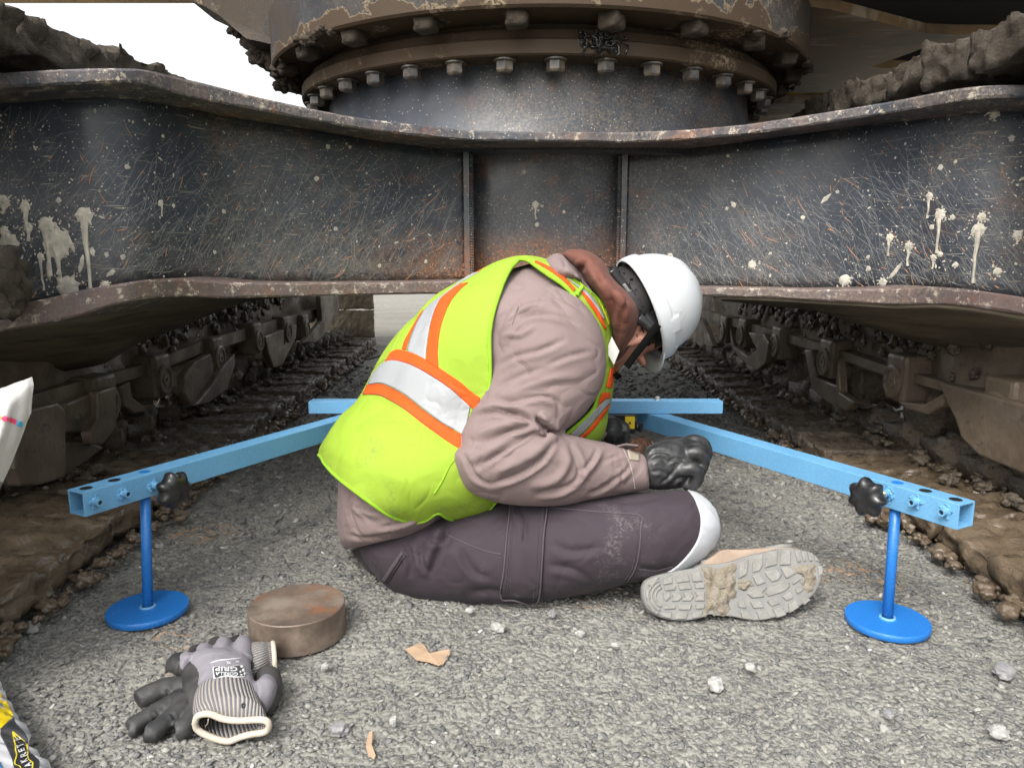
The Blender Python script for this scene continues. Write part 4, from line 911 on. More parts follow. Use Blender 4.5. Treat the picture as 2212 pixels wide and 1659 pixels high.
ELB = [(1060, 930, 1150, 960, 1.235, .05), (980, 975, 1170, 940, 1.23, .066), (984, 1020, 1200, 940, 1.222, .068), (1010, 1058, 1212, 936, 1.220, .068), (1060, 1082, 1222, 938, 1.225, .066), (1130, 1092, 1240, 942, 1.235, .063), (1200, 1092, 1268, 948, 1.248, .060), (1270, 1082, 1305, 955, 1.262, .056),
       (1330, 1071, 1346, 966, 1.276, .052), (1380, 1063, 1376, 976, 1.29, .047), (1404, 1057, 1396, 985, 1.295, .044), (1402, 1045, 1397, 1000, 1.297, .030)]
COL = [(1165, 590, 1240, 620, 1.42, .10), (1178, 565, 1262, 610, 1.42, .115), (1192, 553, 1285, 632, 1.42, .115), (1206, 549, 1300, 655, 1.42, .110), (1216, 553, 1303, 665, 1.42, .10)]
def mirY(st, Y0, dx=0, dv=0): return [(u1 + dx, v1 + dv, u2 + dx, v2 + dv, 2 * Y0 - Y, h) for (u1, v1, u2, v2, Y, h) in st]
farm = [(1120, 640, 1230, 690, 1.60, .07), (1140, 700, 1290, 720, 1.62, .075), (1150, 760, 1290, 770, 1.63, .07), (1150, 830, 1270, 850, 1.63, .06), (1160, 890, 1260, 900, 1.63, .055), (1190, 930, 1280, 905, 1.62, .05), (1250, 950, 1300, 915, 1.61, .045), (1300, 958, 1320, 925, 1.60, .038)]
jk = union('jacket', [loft(TOR), loft(ARM), loft(ELB), loft(COL), loft(farm)], MT['jacket'], PE, .0042, 3)
JFS = .66
JF = [(.007, 9, r6([(1062, 300), (1100, 335), (1062, 420), (1012, 490)])), (-.010, 14, r6([(1000, 540), (1050, 440), (1130, 352), (1240, 325), (1300, 330)])), (.010, 12, r6([(1010, 515), (1070, 430), (1120, 385), (1210, 368), (1330, 392), (1410, 435)])),
      (.007, 9, r6([(965, 470), (1000, 395), (1060, 350)])), (-.006, 9, r6([(1010, 500), (1040, 480), (1110, 478), (1180, 430)])),
      (.007, 13, r6([(990, 640), (1080, 590), (1200, 560), (1340, 500)])), (.005, 12, r6([(1230, 640), (1350, 590), (1480, 560)])), (.006, 14, r6([(960, 770), (1080, 700), (1220, 650)])), (-.006, 14, r6([(940, 830), (1100, 760), (1290, 700), (1420, 690)])),
      (.011, 12, r6([(880, 905), (960, 872), (1050, 885), (1120, 905), (1210, 950)])), (-.010, 13, r6([(850, 880), (960, 845), (1100, 855), (1190, 900)])), (.009, 11, r6([(1000, 845), (1120, 810), (1220, 795), (1290, 822), (1300, 900)])),
      (.018, 12, r6([(1180, 890), (1200, 925), (1240, 972), (1300, 985)])), (-.012, 12, r6([(1200, 880), (1260, 930), (1310, 965)])), (.010, 10, r6([(860, 1050), (960, 1010), (1080, 960), (1190, 940)])), (-.011, 14, r6([(850, 1010), (940, 965), (1050, 935), (1150, 925)])),
      (.009, 11, r6([(870, 1165), (960, 1110), (1060, 1040), (1130, 1000), (1210, 960)])), (-.010, 15, r6([(820, 1130), (940, 1075), (1060, 1010), (1180, 965)])), (.009, 11, r6([(940, 1250), (1080, 1205), (1200, 1130), (1280, 1030)])), (-.009, 15, r6([(930, 1200), (1040, 1155), (1170, 1090), (1250, 1010)])),
      (.009, 12, r6([(1180, 1300), (1320, 1265), (1400, 1205), (1392, 1120), (1350, 1030)])), (-.009, 14, r6([(1150, 1260), (1280, 1220), (1340, 1140), (1320, 1050)])), (.007, 9, r6([(1400, 1185), (1465, 1125), (1500, 1060)])), (-.007, 11, r6([(1370, 1240), (1440, 1190), (1490, 1130), (1530, 1060)])),
      (.006, 9, r6([(1560, 1235), (1640, 1185), (1668, 1140)])), (.005, 8, r6([(1530, 1130), (1590, 1100), (1640, 1090)])), (.006, 11, r6([(800, 1080), (830, 1120), (870, 1200), (960, 1255)])), (.005, 10, r6([(1440, 1300), (1520, 1270), (1600, 1220)])),
      (.006, 12, r7([(110, 300), (180, 330), (240, 345)])), (-.008, 14, r7([(90, 320), (150, 350), (230, 365)])), (.006, 10, r7([(60, 440), (150, 462), (280, 440)])), (.006, 10, r7([(200, 420), (300, 400), (420, 350)])), (.005, 9, r7([(120, 260), (130, 330), (180, 400)]))]
JF = [(a * (JFS if abs(a) < .015 else .8), w * .72, p) for a, w, p in JF]
folds(jk, JF, [(5, .0022, (1, 1, 1)), (13, .0009, (1, 1, 1.3))])
bj = bvh_of(jk)

# raised patches, seams and strips laid over a surface
def patch(name, b, E1, E2, nu, nv, lift, th, mat, parent, guess=1.3):
    A = resample(spline(E1, 6) if len(E1) > 2 else E1, nu); B = resample(spline(E2, 6) if len(E2) > 2 else E2, nu); v = []
    for i in range(nu):
        for k in range(nv):
            t = k / (nv - 1); q = A[i] * (1 - t) + B[i] * t; p, n = hit(b, q[0], q[1], guess); v.append(p + n * lift)
    f = [(i * nv + k, i * nv + k + 1, (i + 1) * nv + k + 1, (i + 1) * nv + k) for i in range(nu - 1) for k in range(nv - 1)]
    bm = bmesh.new(); me = bpy.data.meshes.new(name); me.from_pydata([tuple(x) for x in v], [], f); bm.from_mesh(me); 
    d = sum(((Vector(p.normal)).dot(Vector(v[p.vertices[0]]) - Vector(CAM)) > 0) for p in me.polygons)
    if d > len(me.polygons) / 2: bmesh.ops.reverse_faces(bm, faces=bm.faces)
    bmesh.ops.smooth_vert(bm, verts=bm.verts, factor=.4, use_axis_x=True, use_axis_y=True, use_axis_z=True)
    bm.to_mesh(me); bm.free(); me.shade_smooth(); me.materials.append(MT[mat]); o = bpy.data.objects.new(name, me); C.objects.link(o); par(o, parent)
    s = o.modifiers.new('s', 'SOLIDIFY'); s.thickness = th; s.offset = -1; return o
def seam(name, b, pts, r, mat, parent, n=60, lift=0, guess=1.3, dash=0):
    P = resample(spline(pts, 8) if len(pts) > 2 else pts, n); m = MB(); W_ = []
    for q in P: p, nn = hit(b, q[0], q[1], guess); W_.append(p + nn * lift)
    W_ = [W_[0]] + [(W_[i - 1] + W_[i] * 2 + W_[i + 1]) / 4 for i in range(1, len(W_) - 1)] + [W_[-1]]
    if dash:
        for i in range(0, n - 1, 2): m.tube([W_[i], W_[i + 1]], r, 5)
    else: m.tube(W_, r, 8)
    return m.build(name, MT[mat], parent, True)

# trousers
THI = [(770, 1165, 790, 1215, 1.33, .05), (800, 1130, 812, 1245, 1.33, .08), (850, 1105, 850, 1275, 1.32, .09), (930, 1090, 930, 1299, 1.305, .095), (1030, 1082, 1030, 1303, 1.295, .095), (1145, 1074, 1145, 1301, 1.28, .093), (1260, 1068, 1260, 1281, 1.27, .098), (1360, 1063, 1368, 1256, 1.27, .092),
       (1440, 1058, 1425, 1246, 1.27, .088), (1492, 1060, 1468, 1235, 1.27, .084), (1528, 1080, 1508, 1213, 1.27, .072), (1549, 1110, 1536, 1188, 1.27, .052), (1557, 1135, 1551, 1160, 1.27, .025)]
PEL = [(762, 1188, 900, 1110, 1.42, .10), (775, 1205, 960, 1090, 1.42, .15), (800, 1240, 1010, 1080, 1.42, .165), (870, 1262, 1050, 1080, 1.42, .16), (960, 1262, 1090, 1090, 1.42, .13)]
FTH = [(900, 1100, 960, 1210, 1.52, .09), (1000, 1040, 1060, 1190, 1.58, .10), (1120, 985, 1160, 1130, 1.66, .10), (1220, 945, 1250, 1070, 1.73, .09), (1290, 925, 1310, 1030, 1.76, .075), (1330, 930, 1340, 990, 1.765, .05), (1348, 945, 1350, 970, 1.765, .02)]
FSH = [(1310, 945, 1300, 1020, 1.72, .06), (1345, 1000, 1320, 1075, 1.62, .058), (1370, 1060, 1350, 1130, 1.52, .052), (1400, 1110, 1385, 1175, 1.42, .048), (1420, 1150, 1405, 1210, 1.34, .045)]
NSH = [(1500, 1110, 1480, 1200, 1.33, .05), (1420, 1110, 1400, 1190, 1.40, .052), (1320, 1100, 1300, 1180, 1.46, .052), (1220, 1090, 1210, 1160, 1.50, .045)]
tr = union('trousers', [loft(THI), loft(PEL), loft(FTH), loft(FSH), loft(NSH)], MT['trousers'], PE, .0045, 3)
folds(tr, [(.008, 9, r7([(520, 395), (495, 470), (455, 560), (430, 640)])), (.007, 9, r7([(420, 455), (470, 480), (515, 440)])), (.007, 9, r7([(395, 480), (400, 560), (435, 620)])), (.006, 9, r7([(330, 480), (350, 560), (345, 640)])), (-.007, 14, r7([(480, 400), (440, 500), (400, 600)])),
           (.004, 12, r7([(940, 580), (1060, 600), (1140, 650)])), (.004, 14, r7([(960, 480), (1050, 520), (1200, 500)])), (.005, 12, r7([(1340, 590), (1420, 600), (1500, 580)])), (.005, 12, r7([(560, 500), (620, 600), (700, 640)])), (.004, 12, r7([(1200, 300), (1320, 300), (1450, 280)])), (.005, 9, r7([(820, 330), (850, 400), (840, 500)])), (.004, 12, r7([(600, 700), (700, 690), (800, 720)]))],
      [(6, .003, (1, 1, 1)), (15, .0014, (1, 1, 1.5))])
bt = bvh_of(tr)
patch('cargo_flap', bt, r7([(790, 306), (772, 450), (757, 600), (742, 716)]), r7([(940, 326), (932, 450), (921, 600), (908, 718)]), 40, 16, .0045, .004, 'trousers', PE)
fl = r7([(790, 306), (772, 450), (757, 600), (742, 716), (800, 722), (872, 742), (908, 718), (921, 600), (932, 450), (940, 326), (860, 316), (790, 306)])
seam('cargo_flap_hem', bt, fl, .0016, 'trousers_seam', PE, 120, .005)
for P in ([(812, 318), (795, 450), (780, 600), (766, 710)], [(916, 335), (908, 460), (897, 600), (884, 722)], [(804, 312), (787, 450), (772, 600), (757, 706)]): seam('stitching', bt, r7(P), .0007, 'trousers_seam', PE, 90, .0052, dash=1)
seam('pocket_edge', bt, r7([(940, 326), (1080, 340), (1220, 352), (1350, 366), (1352, 420), (1345, 520), (1325, 600), (1290, 652)]), .0014, 'trousers_seam', PE, 110, .0005)
seam('stitching', bt, r7([(950, 338), (1080, 352), (1220, 364), (1336, 378), (1338, 420), (1330, 520), (1311, 600), (1278, 648)]), .0008, 'trousers_seam', PE, 120, .0006, dash=1)
seam('leg_seam', bt, r7([(505, 445), (600, 490), (680, 520), (745, 532)]), .0013, 'trousers_seam', PE, 60, .0004)
seam('leg_seam', bt, r7([(1345, 598), (1420, 603), (1490, 585)]), .0012, 'trousers_seam', PE, 40, .0004)
patch('hip_pocket_welt', bt, r7([(320, 530), (280, 590), (240, 655)]), r7([(310, 520), (265, 580), (222, 645)]), 20, 4, .002, .003, 'trousers_seam', PE)
seam('pocket_slit', bt, r7([(328, 540), (285, 602), (248, 660)]), .0013, 'black', PE, 30, .0002)
kw = patch('knee_band', bt, r7([(1550, 250), (1582, 290), (1610, 370), (1600, 460), (1550, 540), (1480, 602), (1390, 636)]), r7([(1568, 250), (1610, 262), (1660, 312), (1692, 390), (1690, 460), (1640, 540), (1555, 602), (1470, 636), (1412, 646)]), 60, 14, .003, .0035, 'knee_white', PE)
m_, n_ = arr(kw.data); 

# body (continuous, mostly inside the clothes)
HC = at(1392, 668, 1.45); Uh = np.array([.90, .16, .37]); Uh /= np.linalg.norm(Uh)
Ff = np.array([.33, .42, -.85]); Ff -= Uh * (Ff @ Uh); Ff /= np.linalg.norm(Ff); Rr = np.cross(Ff, Uh); Rr /= np.linalg.norm(Rr)   # right side of head (towards the camera)
if Rr[1] > 0: Rr = -Rr
def HL(x, y, z): return HC + Ff * x + Rr * y + Uh * z
def blob(c, r, R=None, sub=None):
    v = IV2 * np.array(r)
    return [tuple(HL(c[0] + p[0], c[1] + p[1], c[2] + p[2])) for p in v], [tuple(q) for q in IF2]
def earblob():
    out = []
    for k in range(11):
        t = k / 10; a = rad(-120 + 260 * t); out.append(blob((-.012 + .020 * math.cos(a), .077 + .006 * math.sin(t * 3), -.060 + .030 * math.sin(a)), (.0065, .006, .0065)))
    out.append(blob((-.008, .074, -.060), (.014, .005, .024))); out.append(blob((-.004, .078, -.088), (.008, .006, .009))); return out
head = [blob((0, 0, -.004), (.088, .071, .076)), blob((.012, 0, -.055), (.076, .066, .075)), blob((.055, 0, -.115), (.040, .042, .035)), blob((.02, .038, -.10), (.045, .016, .03)), blob((.02, -.038, -.10), (.045, .016, .03)),
        blob((.102, 0, -.070), (.015, .011, .022)), blob((.113, 0, -.080), (.011, .014, .010)), blob((.086, .030, -.040), (.014, .018, .008)), blob((.086, -.030, -.040), (.014, .018, .008)),
        blob((.093, 0, -.106), (.010, .024, .006)), blob((.091, 0, -.114), (.009, .021, .006)), blob((-.02, 0, -.10), (.055, .052, .06))] + earblob()
p1 = [blob((-.035, 0, -.10), (.055, .055, .07)), blob((-.055, 0, -.15), (.058, .060, .07))]
body = union('body', head + p1 + [loft(shrink(TOR, .80)), loft(shrink(ARM, .75)), loft(shrink(ELB, .78)), loft(shrink(COL, .75)), loft(shrink(farm, .7)), loft(shrink(THI, .85)), loft(shrink(PEL, .85)), loft(shrink(FTH, .8)), loft(shrink(FSH, .8)), loft(shrink(NSH, .8))], MT['skin'], PE, .0048, 1)
simple('eye', (.10, .09, .085), .2)
for sy in (1, -1):
    m = MB(); m.add(*[list(x) for x in blob((.080, sy * .030, -.055), (.009, .011, .009))]); m.build('eye', MT['eye'], PE, True)

# hair
m = MB(); hr = random.Random(5)
v = [tuple(HL(*(p * np.array((.089, .073, .078)) + np.array([-.004, 0, -.004])))) for p in IV2]; m.add(v, IF2)
v = [tuple(HL(*(p * np.array((.060, .079, .075)) + np.array([-.040, 0, -.045])))) for p in IV2]; m.add(v, IF2)
for k in range(900):
    a = hr.uniform(rad(60), rad(300)); z = hr.uniform(-.108, -.022); R_ = math.sqrt(max(.1, 1 - (z / .13) ** 2))
    bx, by = -.010 + .086 * R_ * math.cos(a), .075 * R_ * math.sin(a)
    if z < -.035 and math.cos(a) > -.35: continue
    P = []; ph = hr.random() * 6; tx = hr.gauss(0, 1); 
    for q in range(8):
        t = q / 7; s = 1.0 + .05 * math.sin(t * 3.14) + .03 * hr.random(); w = .006
        P.append(HL(bx * s + w * math.sin(ph + t * 7), by * s + w * math.cos(ph * 1.3 + t * 6), z + .004 * math.sin(ph + t * 8) - .020 * t + .006 * tx * t))
    m.tube(P, [.0013, .0016, .0016, .0015, .0014, .0012, .0009, .0005], 4)
m.build('hair', MT['hair'], PE, True)

# hood
HD = [(1212, 552, 1228, 540, 1.45, .06), (1230, 570, 1262, 541, 1.45, .10), (1250, 590, 1298, 560, 1.45, .125), (1266, 612, 1328, 602, 1.44, .140), (1282, 634, 1356, 630, 1.44, .145), (1296, 658, 1378, 657, 1.44, .142), (1308, 684, 1384, 681, 1.44, .135), (1316, 710, 1380, 707, 1.44, .125), (1322, 740, 1366, 738, 1.44, .105), (1325, 764, 1348, 767, 1.44, .07), (1327, 782, 1332, 785, 1.45, .03)]
hd = union('hood', [loft(HD, ex=2.3)], MT['hood'], PE, .0038, 2)
folds(hd, [(.005, 10, rh([(270, 200), (240, 260), (200, 300)])), (-.004, 14, rh([(120, 160), (240, 180), (330, 260), (400, 400)])), (.004, 9, rh([(330, 240), (420, 380), (520, 560), (560, 760)])), (.003, 9, rh([(700, 560), (640, 700), (600, 900), (590, 1080)])), (-.006, 12, rh([(560, 500), (640, 640), (660, 820)])), (.004, 8, rh([(620, 480), (650, 560), (700, 620)]))], [(9, .002, (1, 1, 1))])
bh = bvh_of(hd); seam('hood_stitching', bh, rh([(770, 650), (740, 760), (690, 880), (640, 1000), (600, 1120)]), .0007, 'trousers_seam', PE, 60, .0004, dash=1)

# hard hat (worn)
Hc = HC + Uh * .002 + np.array([.006, 0, .003])
def KL(x, y, z): x, y, z = x * .795, y * .83, z * .82; return Hc + Ff * x + Rr * y + Uh * z
def dome(a, ex=0, z0=-.012, n=72, nz=22, inner=False):
    v = []
    for k in range(nz + 1):
        t = k / nz * math.pi / 2; ct, st_ = math.cos(t), math.sin(t)
        for i in range(n):
            an = 2 * math.pi * i / n; x, y = math.cos(an), math.sin(an); rx, ry, rz = .133 - ex, .112 - ex, .122 - ex
            sq = ct ** .80; px, py = rx * x * sq, ry * y * sq; pz = z0 + (rz - z0) * st_ ** 1.02
            # three raised ribs running front to back over the crown
            if not inner:
                for yc, wd in ((0, .013), (.036, .006), (-.036, .006)):
                    pz_add = .0045 * math.exp(-((py - yc * (1.1 - .25 * abs(px) / .13)) / wd) ** 2) * np.clip((st_ - .55) * 5, 0, 1); px += pz_add * 0; pz += pz_add
            if st_ < .35: px *= 1 + .0 * (1 - st_ / .35); 
            v.append(tuple(KL(px, py, pz)))
    f = [(k * n + i, k * n + (i + 1) % n, (k + 1) * n + (i + 1) % n, (k + 1) * n + i) for k in range(nz) for i in range(n)]
    return v, f
HH = bpy.data.objects.new('hard_hat', None); C.objects.link(HH); HH.location = Hc; par(HH, PE)
HH['label'] = 'white hard hat with black chin strap'
v, f = dome(0); o = mk('shell', v, f, MT['helmet'], HH, True); s = o.modifiers.new('s', 'SOLIDIFY'); s.thickness = .0028; s.offset = -1
bm = bmesh.new(); bm.from_mesh(o.data); bmesh.ops.recalc_face_normals(bm, faces=bm.faces); bm.to_mesh(o.data); bm.free(); o.data.shade_smooth()
# rolled rain gutter round the edge and the peak
m = MB(); n = 96; prof = [(.000, -.022), (.0045, -.0215), (.0065, -.012), (.0055, .008), (.0045, .0125), (-.001, .0145)]; v = []
for (dr_, z) in prof:
    for i in range(n):
        an = 2 * math.pi * i / n; v.append(tuple(KL((.132 + dr_) * math.cos(an), (.111 + dr_) * math.sin(an), z - .004)))
m.add(v, [(k * n + i, k * n + (i + 1) % n, (k + 1) * n + (i + 1) % n, (k + 1) * n + i) for k in range(5) for i in range(n)])
m.build('rim', MT['helmet'], HH, True)
v = []; nn_ = 33
for k in range(7):
    t = k / 6
    for i in range(nn_):
        an = rad(-62 + 124 * i / (nn_ - 1)); e = math.cos(an * 90 / 62) ** .7 * .034 * t if abs(an) < rad(62) else 0
        v.append(tuple(KL((.134 + e) * math.cos(an), (.113 + e * .9) * math.sin(an), -.018 - .62 * e)))
o = mk('peak', v, [(k * nn_ + i, k * nn_ + i + 1, (k + 1) * nn_ + i + 1, (k + 1) * nn_ + i) for k in range(6) for i in range(nn_ - 1)], MT['helmet'], HH, True); s = o.modifiers.new('s', 'SOLIDIFY'); s.thickness = .003
def on_shell(an, z, lift=0):
    st_ = np.clip((z + .012) / .134, 0, 1); t = math.asin(st_ ** (1 / 1.02)); ct = math.cos(t) ** .8; return KL((.133 + lift) * math.cos(an) * ct, (.112 + lift) * math.sin(an) * ct, z)
sideA = math.pi / 2
def boss(a0, z0, w, h, lift, name):
    v = []
    for k, (dw, dh, l) in enumerate([(1, 1, .0), (.92, .94, lift), (.6, .7, lift * 1.1)]):
        for (x, z) in ((-1, -1), (1, -1), (1, 1), (-1, 1)): v.append(tuple(on_shell(a0 + x * w * dw, z0 + z * h * dh, l)))
    f = [(k * 4 + i, k * 4 + (i + 1) % 4, k * 4 + 4 + (i + 1) % 4, k * 4 + 4 + i) for k in range(2) for i in range(4)] + [(8, 9, 10, 11)]
    o = mk(name, v, f, MT['helmet'], HH, True); b_ = o.modifiers.new('b', 'BEVEL'); b_.width = .0012; b_.segments = 2; return o
boss(sideA + .00, .012, .17, .013, .0055, 'accessory_slot'); boss(sideA - .62, .004, .06, .010, .004, 'slot_clip')
# dark sticker on the front
v = []
for i in range(9):
    for k in range(5): v.append(tuple(on_shell(rad(20) + rad(32) * i / 8, .012 + .035 * k / 4, .0006)))
mk('front_sticker', v, [(i * 5 + k, i * 5 + k + 1, (i + 1) * 5 + k + 1, (i + 1) * 5 + k) for i in range(8) for k in range(4)], MT['navy'], HH, True)
# suspension: headband, nape ratchet, chin strap
v, f = dome(0, .006, .0, inner=True); mk('liner', v, f, MT['plastic_black'], HH, True)
m = MB(); v = []; n = 64
for z in (-.030, .004):
    for i in range(n): an = 2 * math.pi * i / n; v.append(tuple(KL(-.004 + .104 * math.cos(an), .086 * math.sin(an), z - .030 * max(0, -math.cos(an)))))
m.add(v, [(i, (i + 1) % n, n + (i + 1) % n, n + i) for i in range(n)]); o = m.build('headband', MT['plastic_black'], HH, True); s = o.modifiers.new('s', 'SOLIDIFY'); s.thickness = .003
def strap(name, pts, w, mat, th=.0022, up=None):
    P = spline(pts, 7); v = []
    for i, p in enumerate(P):
        p = np.array(p); T = P[min(i + 1, len(P) - 1)] - P[max(i - 1, 0)]; T /= np.linalg.norm(T); d = p - CAM; d /= np.linalg.norm(d); s = np.cross(T, d); s /= np.linalg.norm(s); v += [p - s * w / 2, p + s * w / 2]
    o = mk(name, v, [(2 * i, 2 * i + 1, 2 * i + 3, 2 * i + 2) for i in range(len(P) - 1)], MT[mat], HH, True); s = o.modifiers.new('s', 'SOLIDIFY'); s.thickness = th; s.offset = 0; return o
def hp(u, v, Y): return at(u, v, Y)
strap('ratchet_strap', [hp(u, v, 1.365 + i * .0) for i, (u, v) in enumerate(rh([(520, 300), (580, 380), (660, 480), (740, 590), (820, 690), (900, 800), (950, 860)]))], .022, 'plastic_black')
strap('ratchet_slot', [hp(u, v, 1.362) for u, v in rh([(650, 430), (720, 530), (790, 620), (820, 660)])], .006, 'boot_rubber_dark', .002)
strap('side_tab', [hp(u, v, 1.352) for u, v in rh([(800, 780), (860, 820), (930, 880), (965, 900)])], .018, 'plastic_black')
strap('chin_strap', [hp(u, v, 1.345 + .0015 * i) for i, (u, v) in enumerate(rh([(1000, 835), (955, 895), (900, 965), (830, 1060), (760, 1150), (700, 1230), (660, 1290), (600, 1340), (560, 1370)]))], .0135, 'webbing')
m = MB()
for (u, v) in rh([(660, 1290), (640, 1320)]): c = hp(u, v, 1.345); m.box(c, (.008, .005, .006), Matrix.Rotation(.7, 3, 'Y'))
m.build('strap_buckle', MT['plastic_black'], HH, bevel=.002)

# vest: a shell round the torso with arm openings
VT = [(690, 1030, 905, 1150, 1.42, .262), (690, 985, 985, 1142, 1.42, .262), (700, 955, 1075, 1110, 1.42, .258), (735, 905, 1160, 1045, 1.43, .235), (783, 855, 1235, 1000, 1.45, .21), (826, 775, 1292, 950, 1.46, .215), (880, 700, 1318, 870, 1.46, .215), (940, 641, 1326, 800, 1.46, .21), (1010, 596, 1328, 735, 1.455, .195),
      (1070, 566, 1322, 690, 1.45, .17), (1122, 553, 1312, 655, 1.45, .145), (1170, 556, 1300, 625, 1.45, .12), (1205, 566, 1290, 612, 1.45, .105)]
def densify(poly, n=300): return resample(spline(poly, 6), n)
hem = [(640, 960), (690, 984), (700, 1000), (728, 1030), (778, 1069), (837, 1111), (870, 1124), (897, 1129), (922, 1123), (946, 1106), (960, 1116), (983, 1124), (1010, 1124), (1031, 1120), (1060, 1097), (1085, 1072), (1150, 1062), (1240, 1020), (1300, 955), (1340, 940), (1400, 930)]
HEMP = densify(hem); hemcut = np.vstack([HEMP, [(1500, 1500), (500, 1500), (500, 960)]])
armh = [(1122, 560), (1105, 578), (1092, 600), (1080, 631), (1066, 675), (1058, 720), (1058, 760), (1058, 830), (1040, 930), (1060, 1010), (1140, 1010), (1215, 945), (1262, 905), (1284, 880), (1292, 850), (1303, 810), (1304, 770), (1300, 735), (1290, 700), (1280, 688), (1258, 675), (1250, 660), (1240, 640), (1215, 615), (1190, 598), (1160, 577), (1140, 563), (1122, 560)]
ARMP = densify(armh, 400)
neck = [(1190, 556), (1215, 575), (1235, 600), (1262, 622), (1285, 640), (1305, 665), (1318, 700), (1328, 740), (1345, 760)]
def inside(P, poly):
    x, y = P[:, 0], P[:, 1]; c = np.zeros(len(P), bool); n = len(poly); j = n - 1
    for i in range(n):
        a, b = poly[i], poly[j]; m = ((a[1] > y) != (b[1] > y)); 
        with np.errstate(all='ignore'): xi = (b[0] - a[0]) * (y - a[1]) / (b[1] - a[1]) + a[0]
        c ^= m & (x < xi); j = i
    return c
vv, vf = loft(VT, nl=20, nt=300); o = mk('vest', vv, vf[:-600], MT['vest'], PE, True)
VF = [(.005, 9, r6([(760, 330), (800, 400), (830, 480), (860, 560)])), (.006, 12, r6([(880, 250), (850, 400), (870, 560), (900, 700)])), (-.006, 18, r6([(1000, 240), (940, 360), (900, 520)])), (.006, 12, r6([(360, 800), (300, 950), (230, 1060)])), (-.008, 18, r6([(300, 830), (250, 960), (170, 1060)])), (.006, 12, r6([(420, 850), (390, 980), (330, 1100)])),
      (.005, 14, r6([(560, 930), (640, 1050), (700, 1150)])), (.006, 12, r6([(700, 1200), (735, 1130), (765, 1060)])), (-.006, 16, r6([(600, 1080), (620, 1180), (600, 1280)])), (.005, 12, r6([(420, 640), (400, 700), (390, 760)])), (.005, 13, r6([(480, 1000), (520, 1120), (500, 1240)])), (.006, 12, r6([(250, 1130), (330, 1200), (430, 1260)])), (.004, 12, r6([(700, 700), (760, 780), (780, 860)])), (.004, 10, r6([(640, 320), (560, 420), (500, 540)]))]
VF = [(a * 1.5, w * .8, p) for a, w, p in VF]
folds(o, VF, [(5, .006, (1, 1, 1)), (11, .003, (1, 1, 1))])
# let the back hem flare and curl
v, n = arr(o.data); uv = proj(v)
bm = bmesh.new(); bm.from_mesh(o.data); bm.verts.ensure_lookup_table()
cen = np.array([proj(np.array(f.calc_center_median()[:])) for f in bm.faces]); cenw = np.array([f.calc_center_median()[:] for f in bm.faces])
near = cenw[:, 1] < 1.452
kill = inside(cen, hemcut) | inside(cen, ARMP) | inside(cen, np.array([(1190, 556)] + neck + [(1420, 760), (1420, 500), (1190, 500)], float))
bm.faces.ensure_lookup_table(); bmesh.ops.delete(bm, geom=[f for f, k in zip(bm.faces, kill) if k], context='FACES')
bvs = [x for x in bm.verts if x.is_boundary]
lines = np.vstack([HEMP, ARMP, densify(neck, 120)])
for x in bvs:
    q = proj(np.array(x.co[:])); d = np.linalg.norm(lines - q, axis=1); k = int(np.argmin(d))
    if d[k] < 7: r = np.linalg.norm(np.array(x.co[:]) - CAM); x.co = Vector(rng(lines[k, 0], lines[k, 1], r))
bm.to_mesh(o.data); bm.free(); o.data.shade_smooth(); vest = o; s = o.modifiers.new('s', 'SOLIDIFY'); s.thickness = .0018; s.offset = 0
bv = bvh_of(vest)
def stripe(name, E1, E2, mat, nu=60, nv=8, lift=.0022): return patch(name, bv, r6(E1), r6(E2), nu, nv, lift, .0012, mat, vest, 1.45)
# belt band round the body: orange, silver, orange
stripe('silver_tape', [(345, 690), (404, 626), (470, 612), (560, 640), (650, 690), (740, 750), (800, 800), (850, 845)], [(326, 735), (390, 728), (440, 745), (520, 790), (620, 870), (700, 930), (760, 965), (815, 1000)], 'silver', 90, 16, .0030)
stripe('orange_tape', [(440, 574), (480, 556), (560, 575), (640, 615), (740, 680), (800, 720), (850, 765), (900, 800)], [(408, 628), (470, 614), (560, 642), (650, 692), (740, 752), (800, 802), (850, 847), (880, 870)], 'orange', 80, 10, .0026)
stripe('orange_tape', [(322, 738), (390, 730), (440, 747), (520, 792), (620, 872), (700, 932), (760, 967), (830, 1010)], [(298, 788), (375, 790), (430, 812), (510, 862), (600, 935), (690, 1000), (740, 1035), (800, 1070)], 'orange', 80, 10, .0026)
# back braces converging to the collar
stripe('orange_tape', [(688, 655), (684, 560), (700, 440), (740, 330), (790, 260), (840, 215)], [(624, 615), (632, 520), (655, 400), (690, 310), (730, 270), (800, 222)], 'orange', 60, 9, .0027)
stripe('silver_tape', [(622, 614), (630, 520), (653, 400), (688, 312), (728, 270), (790, 222), (860, 180), (900, 160)], [(524, 562), (545, 490), (580, 410), (620, 350), (660, 312), (720, 270), (800, 205), (860, 168)], 'silver', 60, 10, .0023)
stripe('orange_tape', [(522, 560), (543, 490), (578, 410), (612, 352)], [(500, 556), (515, 510), (560, 430), (600, 365)], 'orange', 40, 5, .0025)
stripe('orange_tape', [(860, 180), (940, 125), (1020, 88), (1085, 72)], [(880, 165), (950, 112), (1030, 80), (1080, 70)], 'orange', 30, 4, .0025)
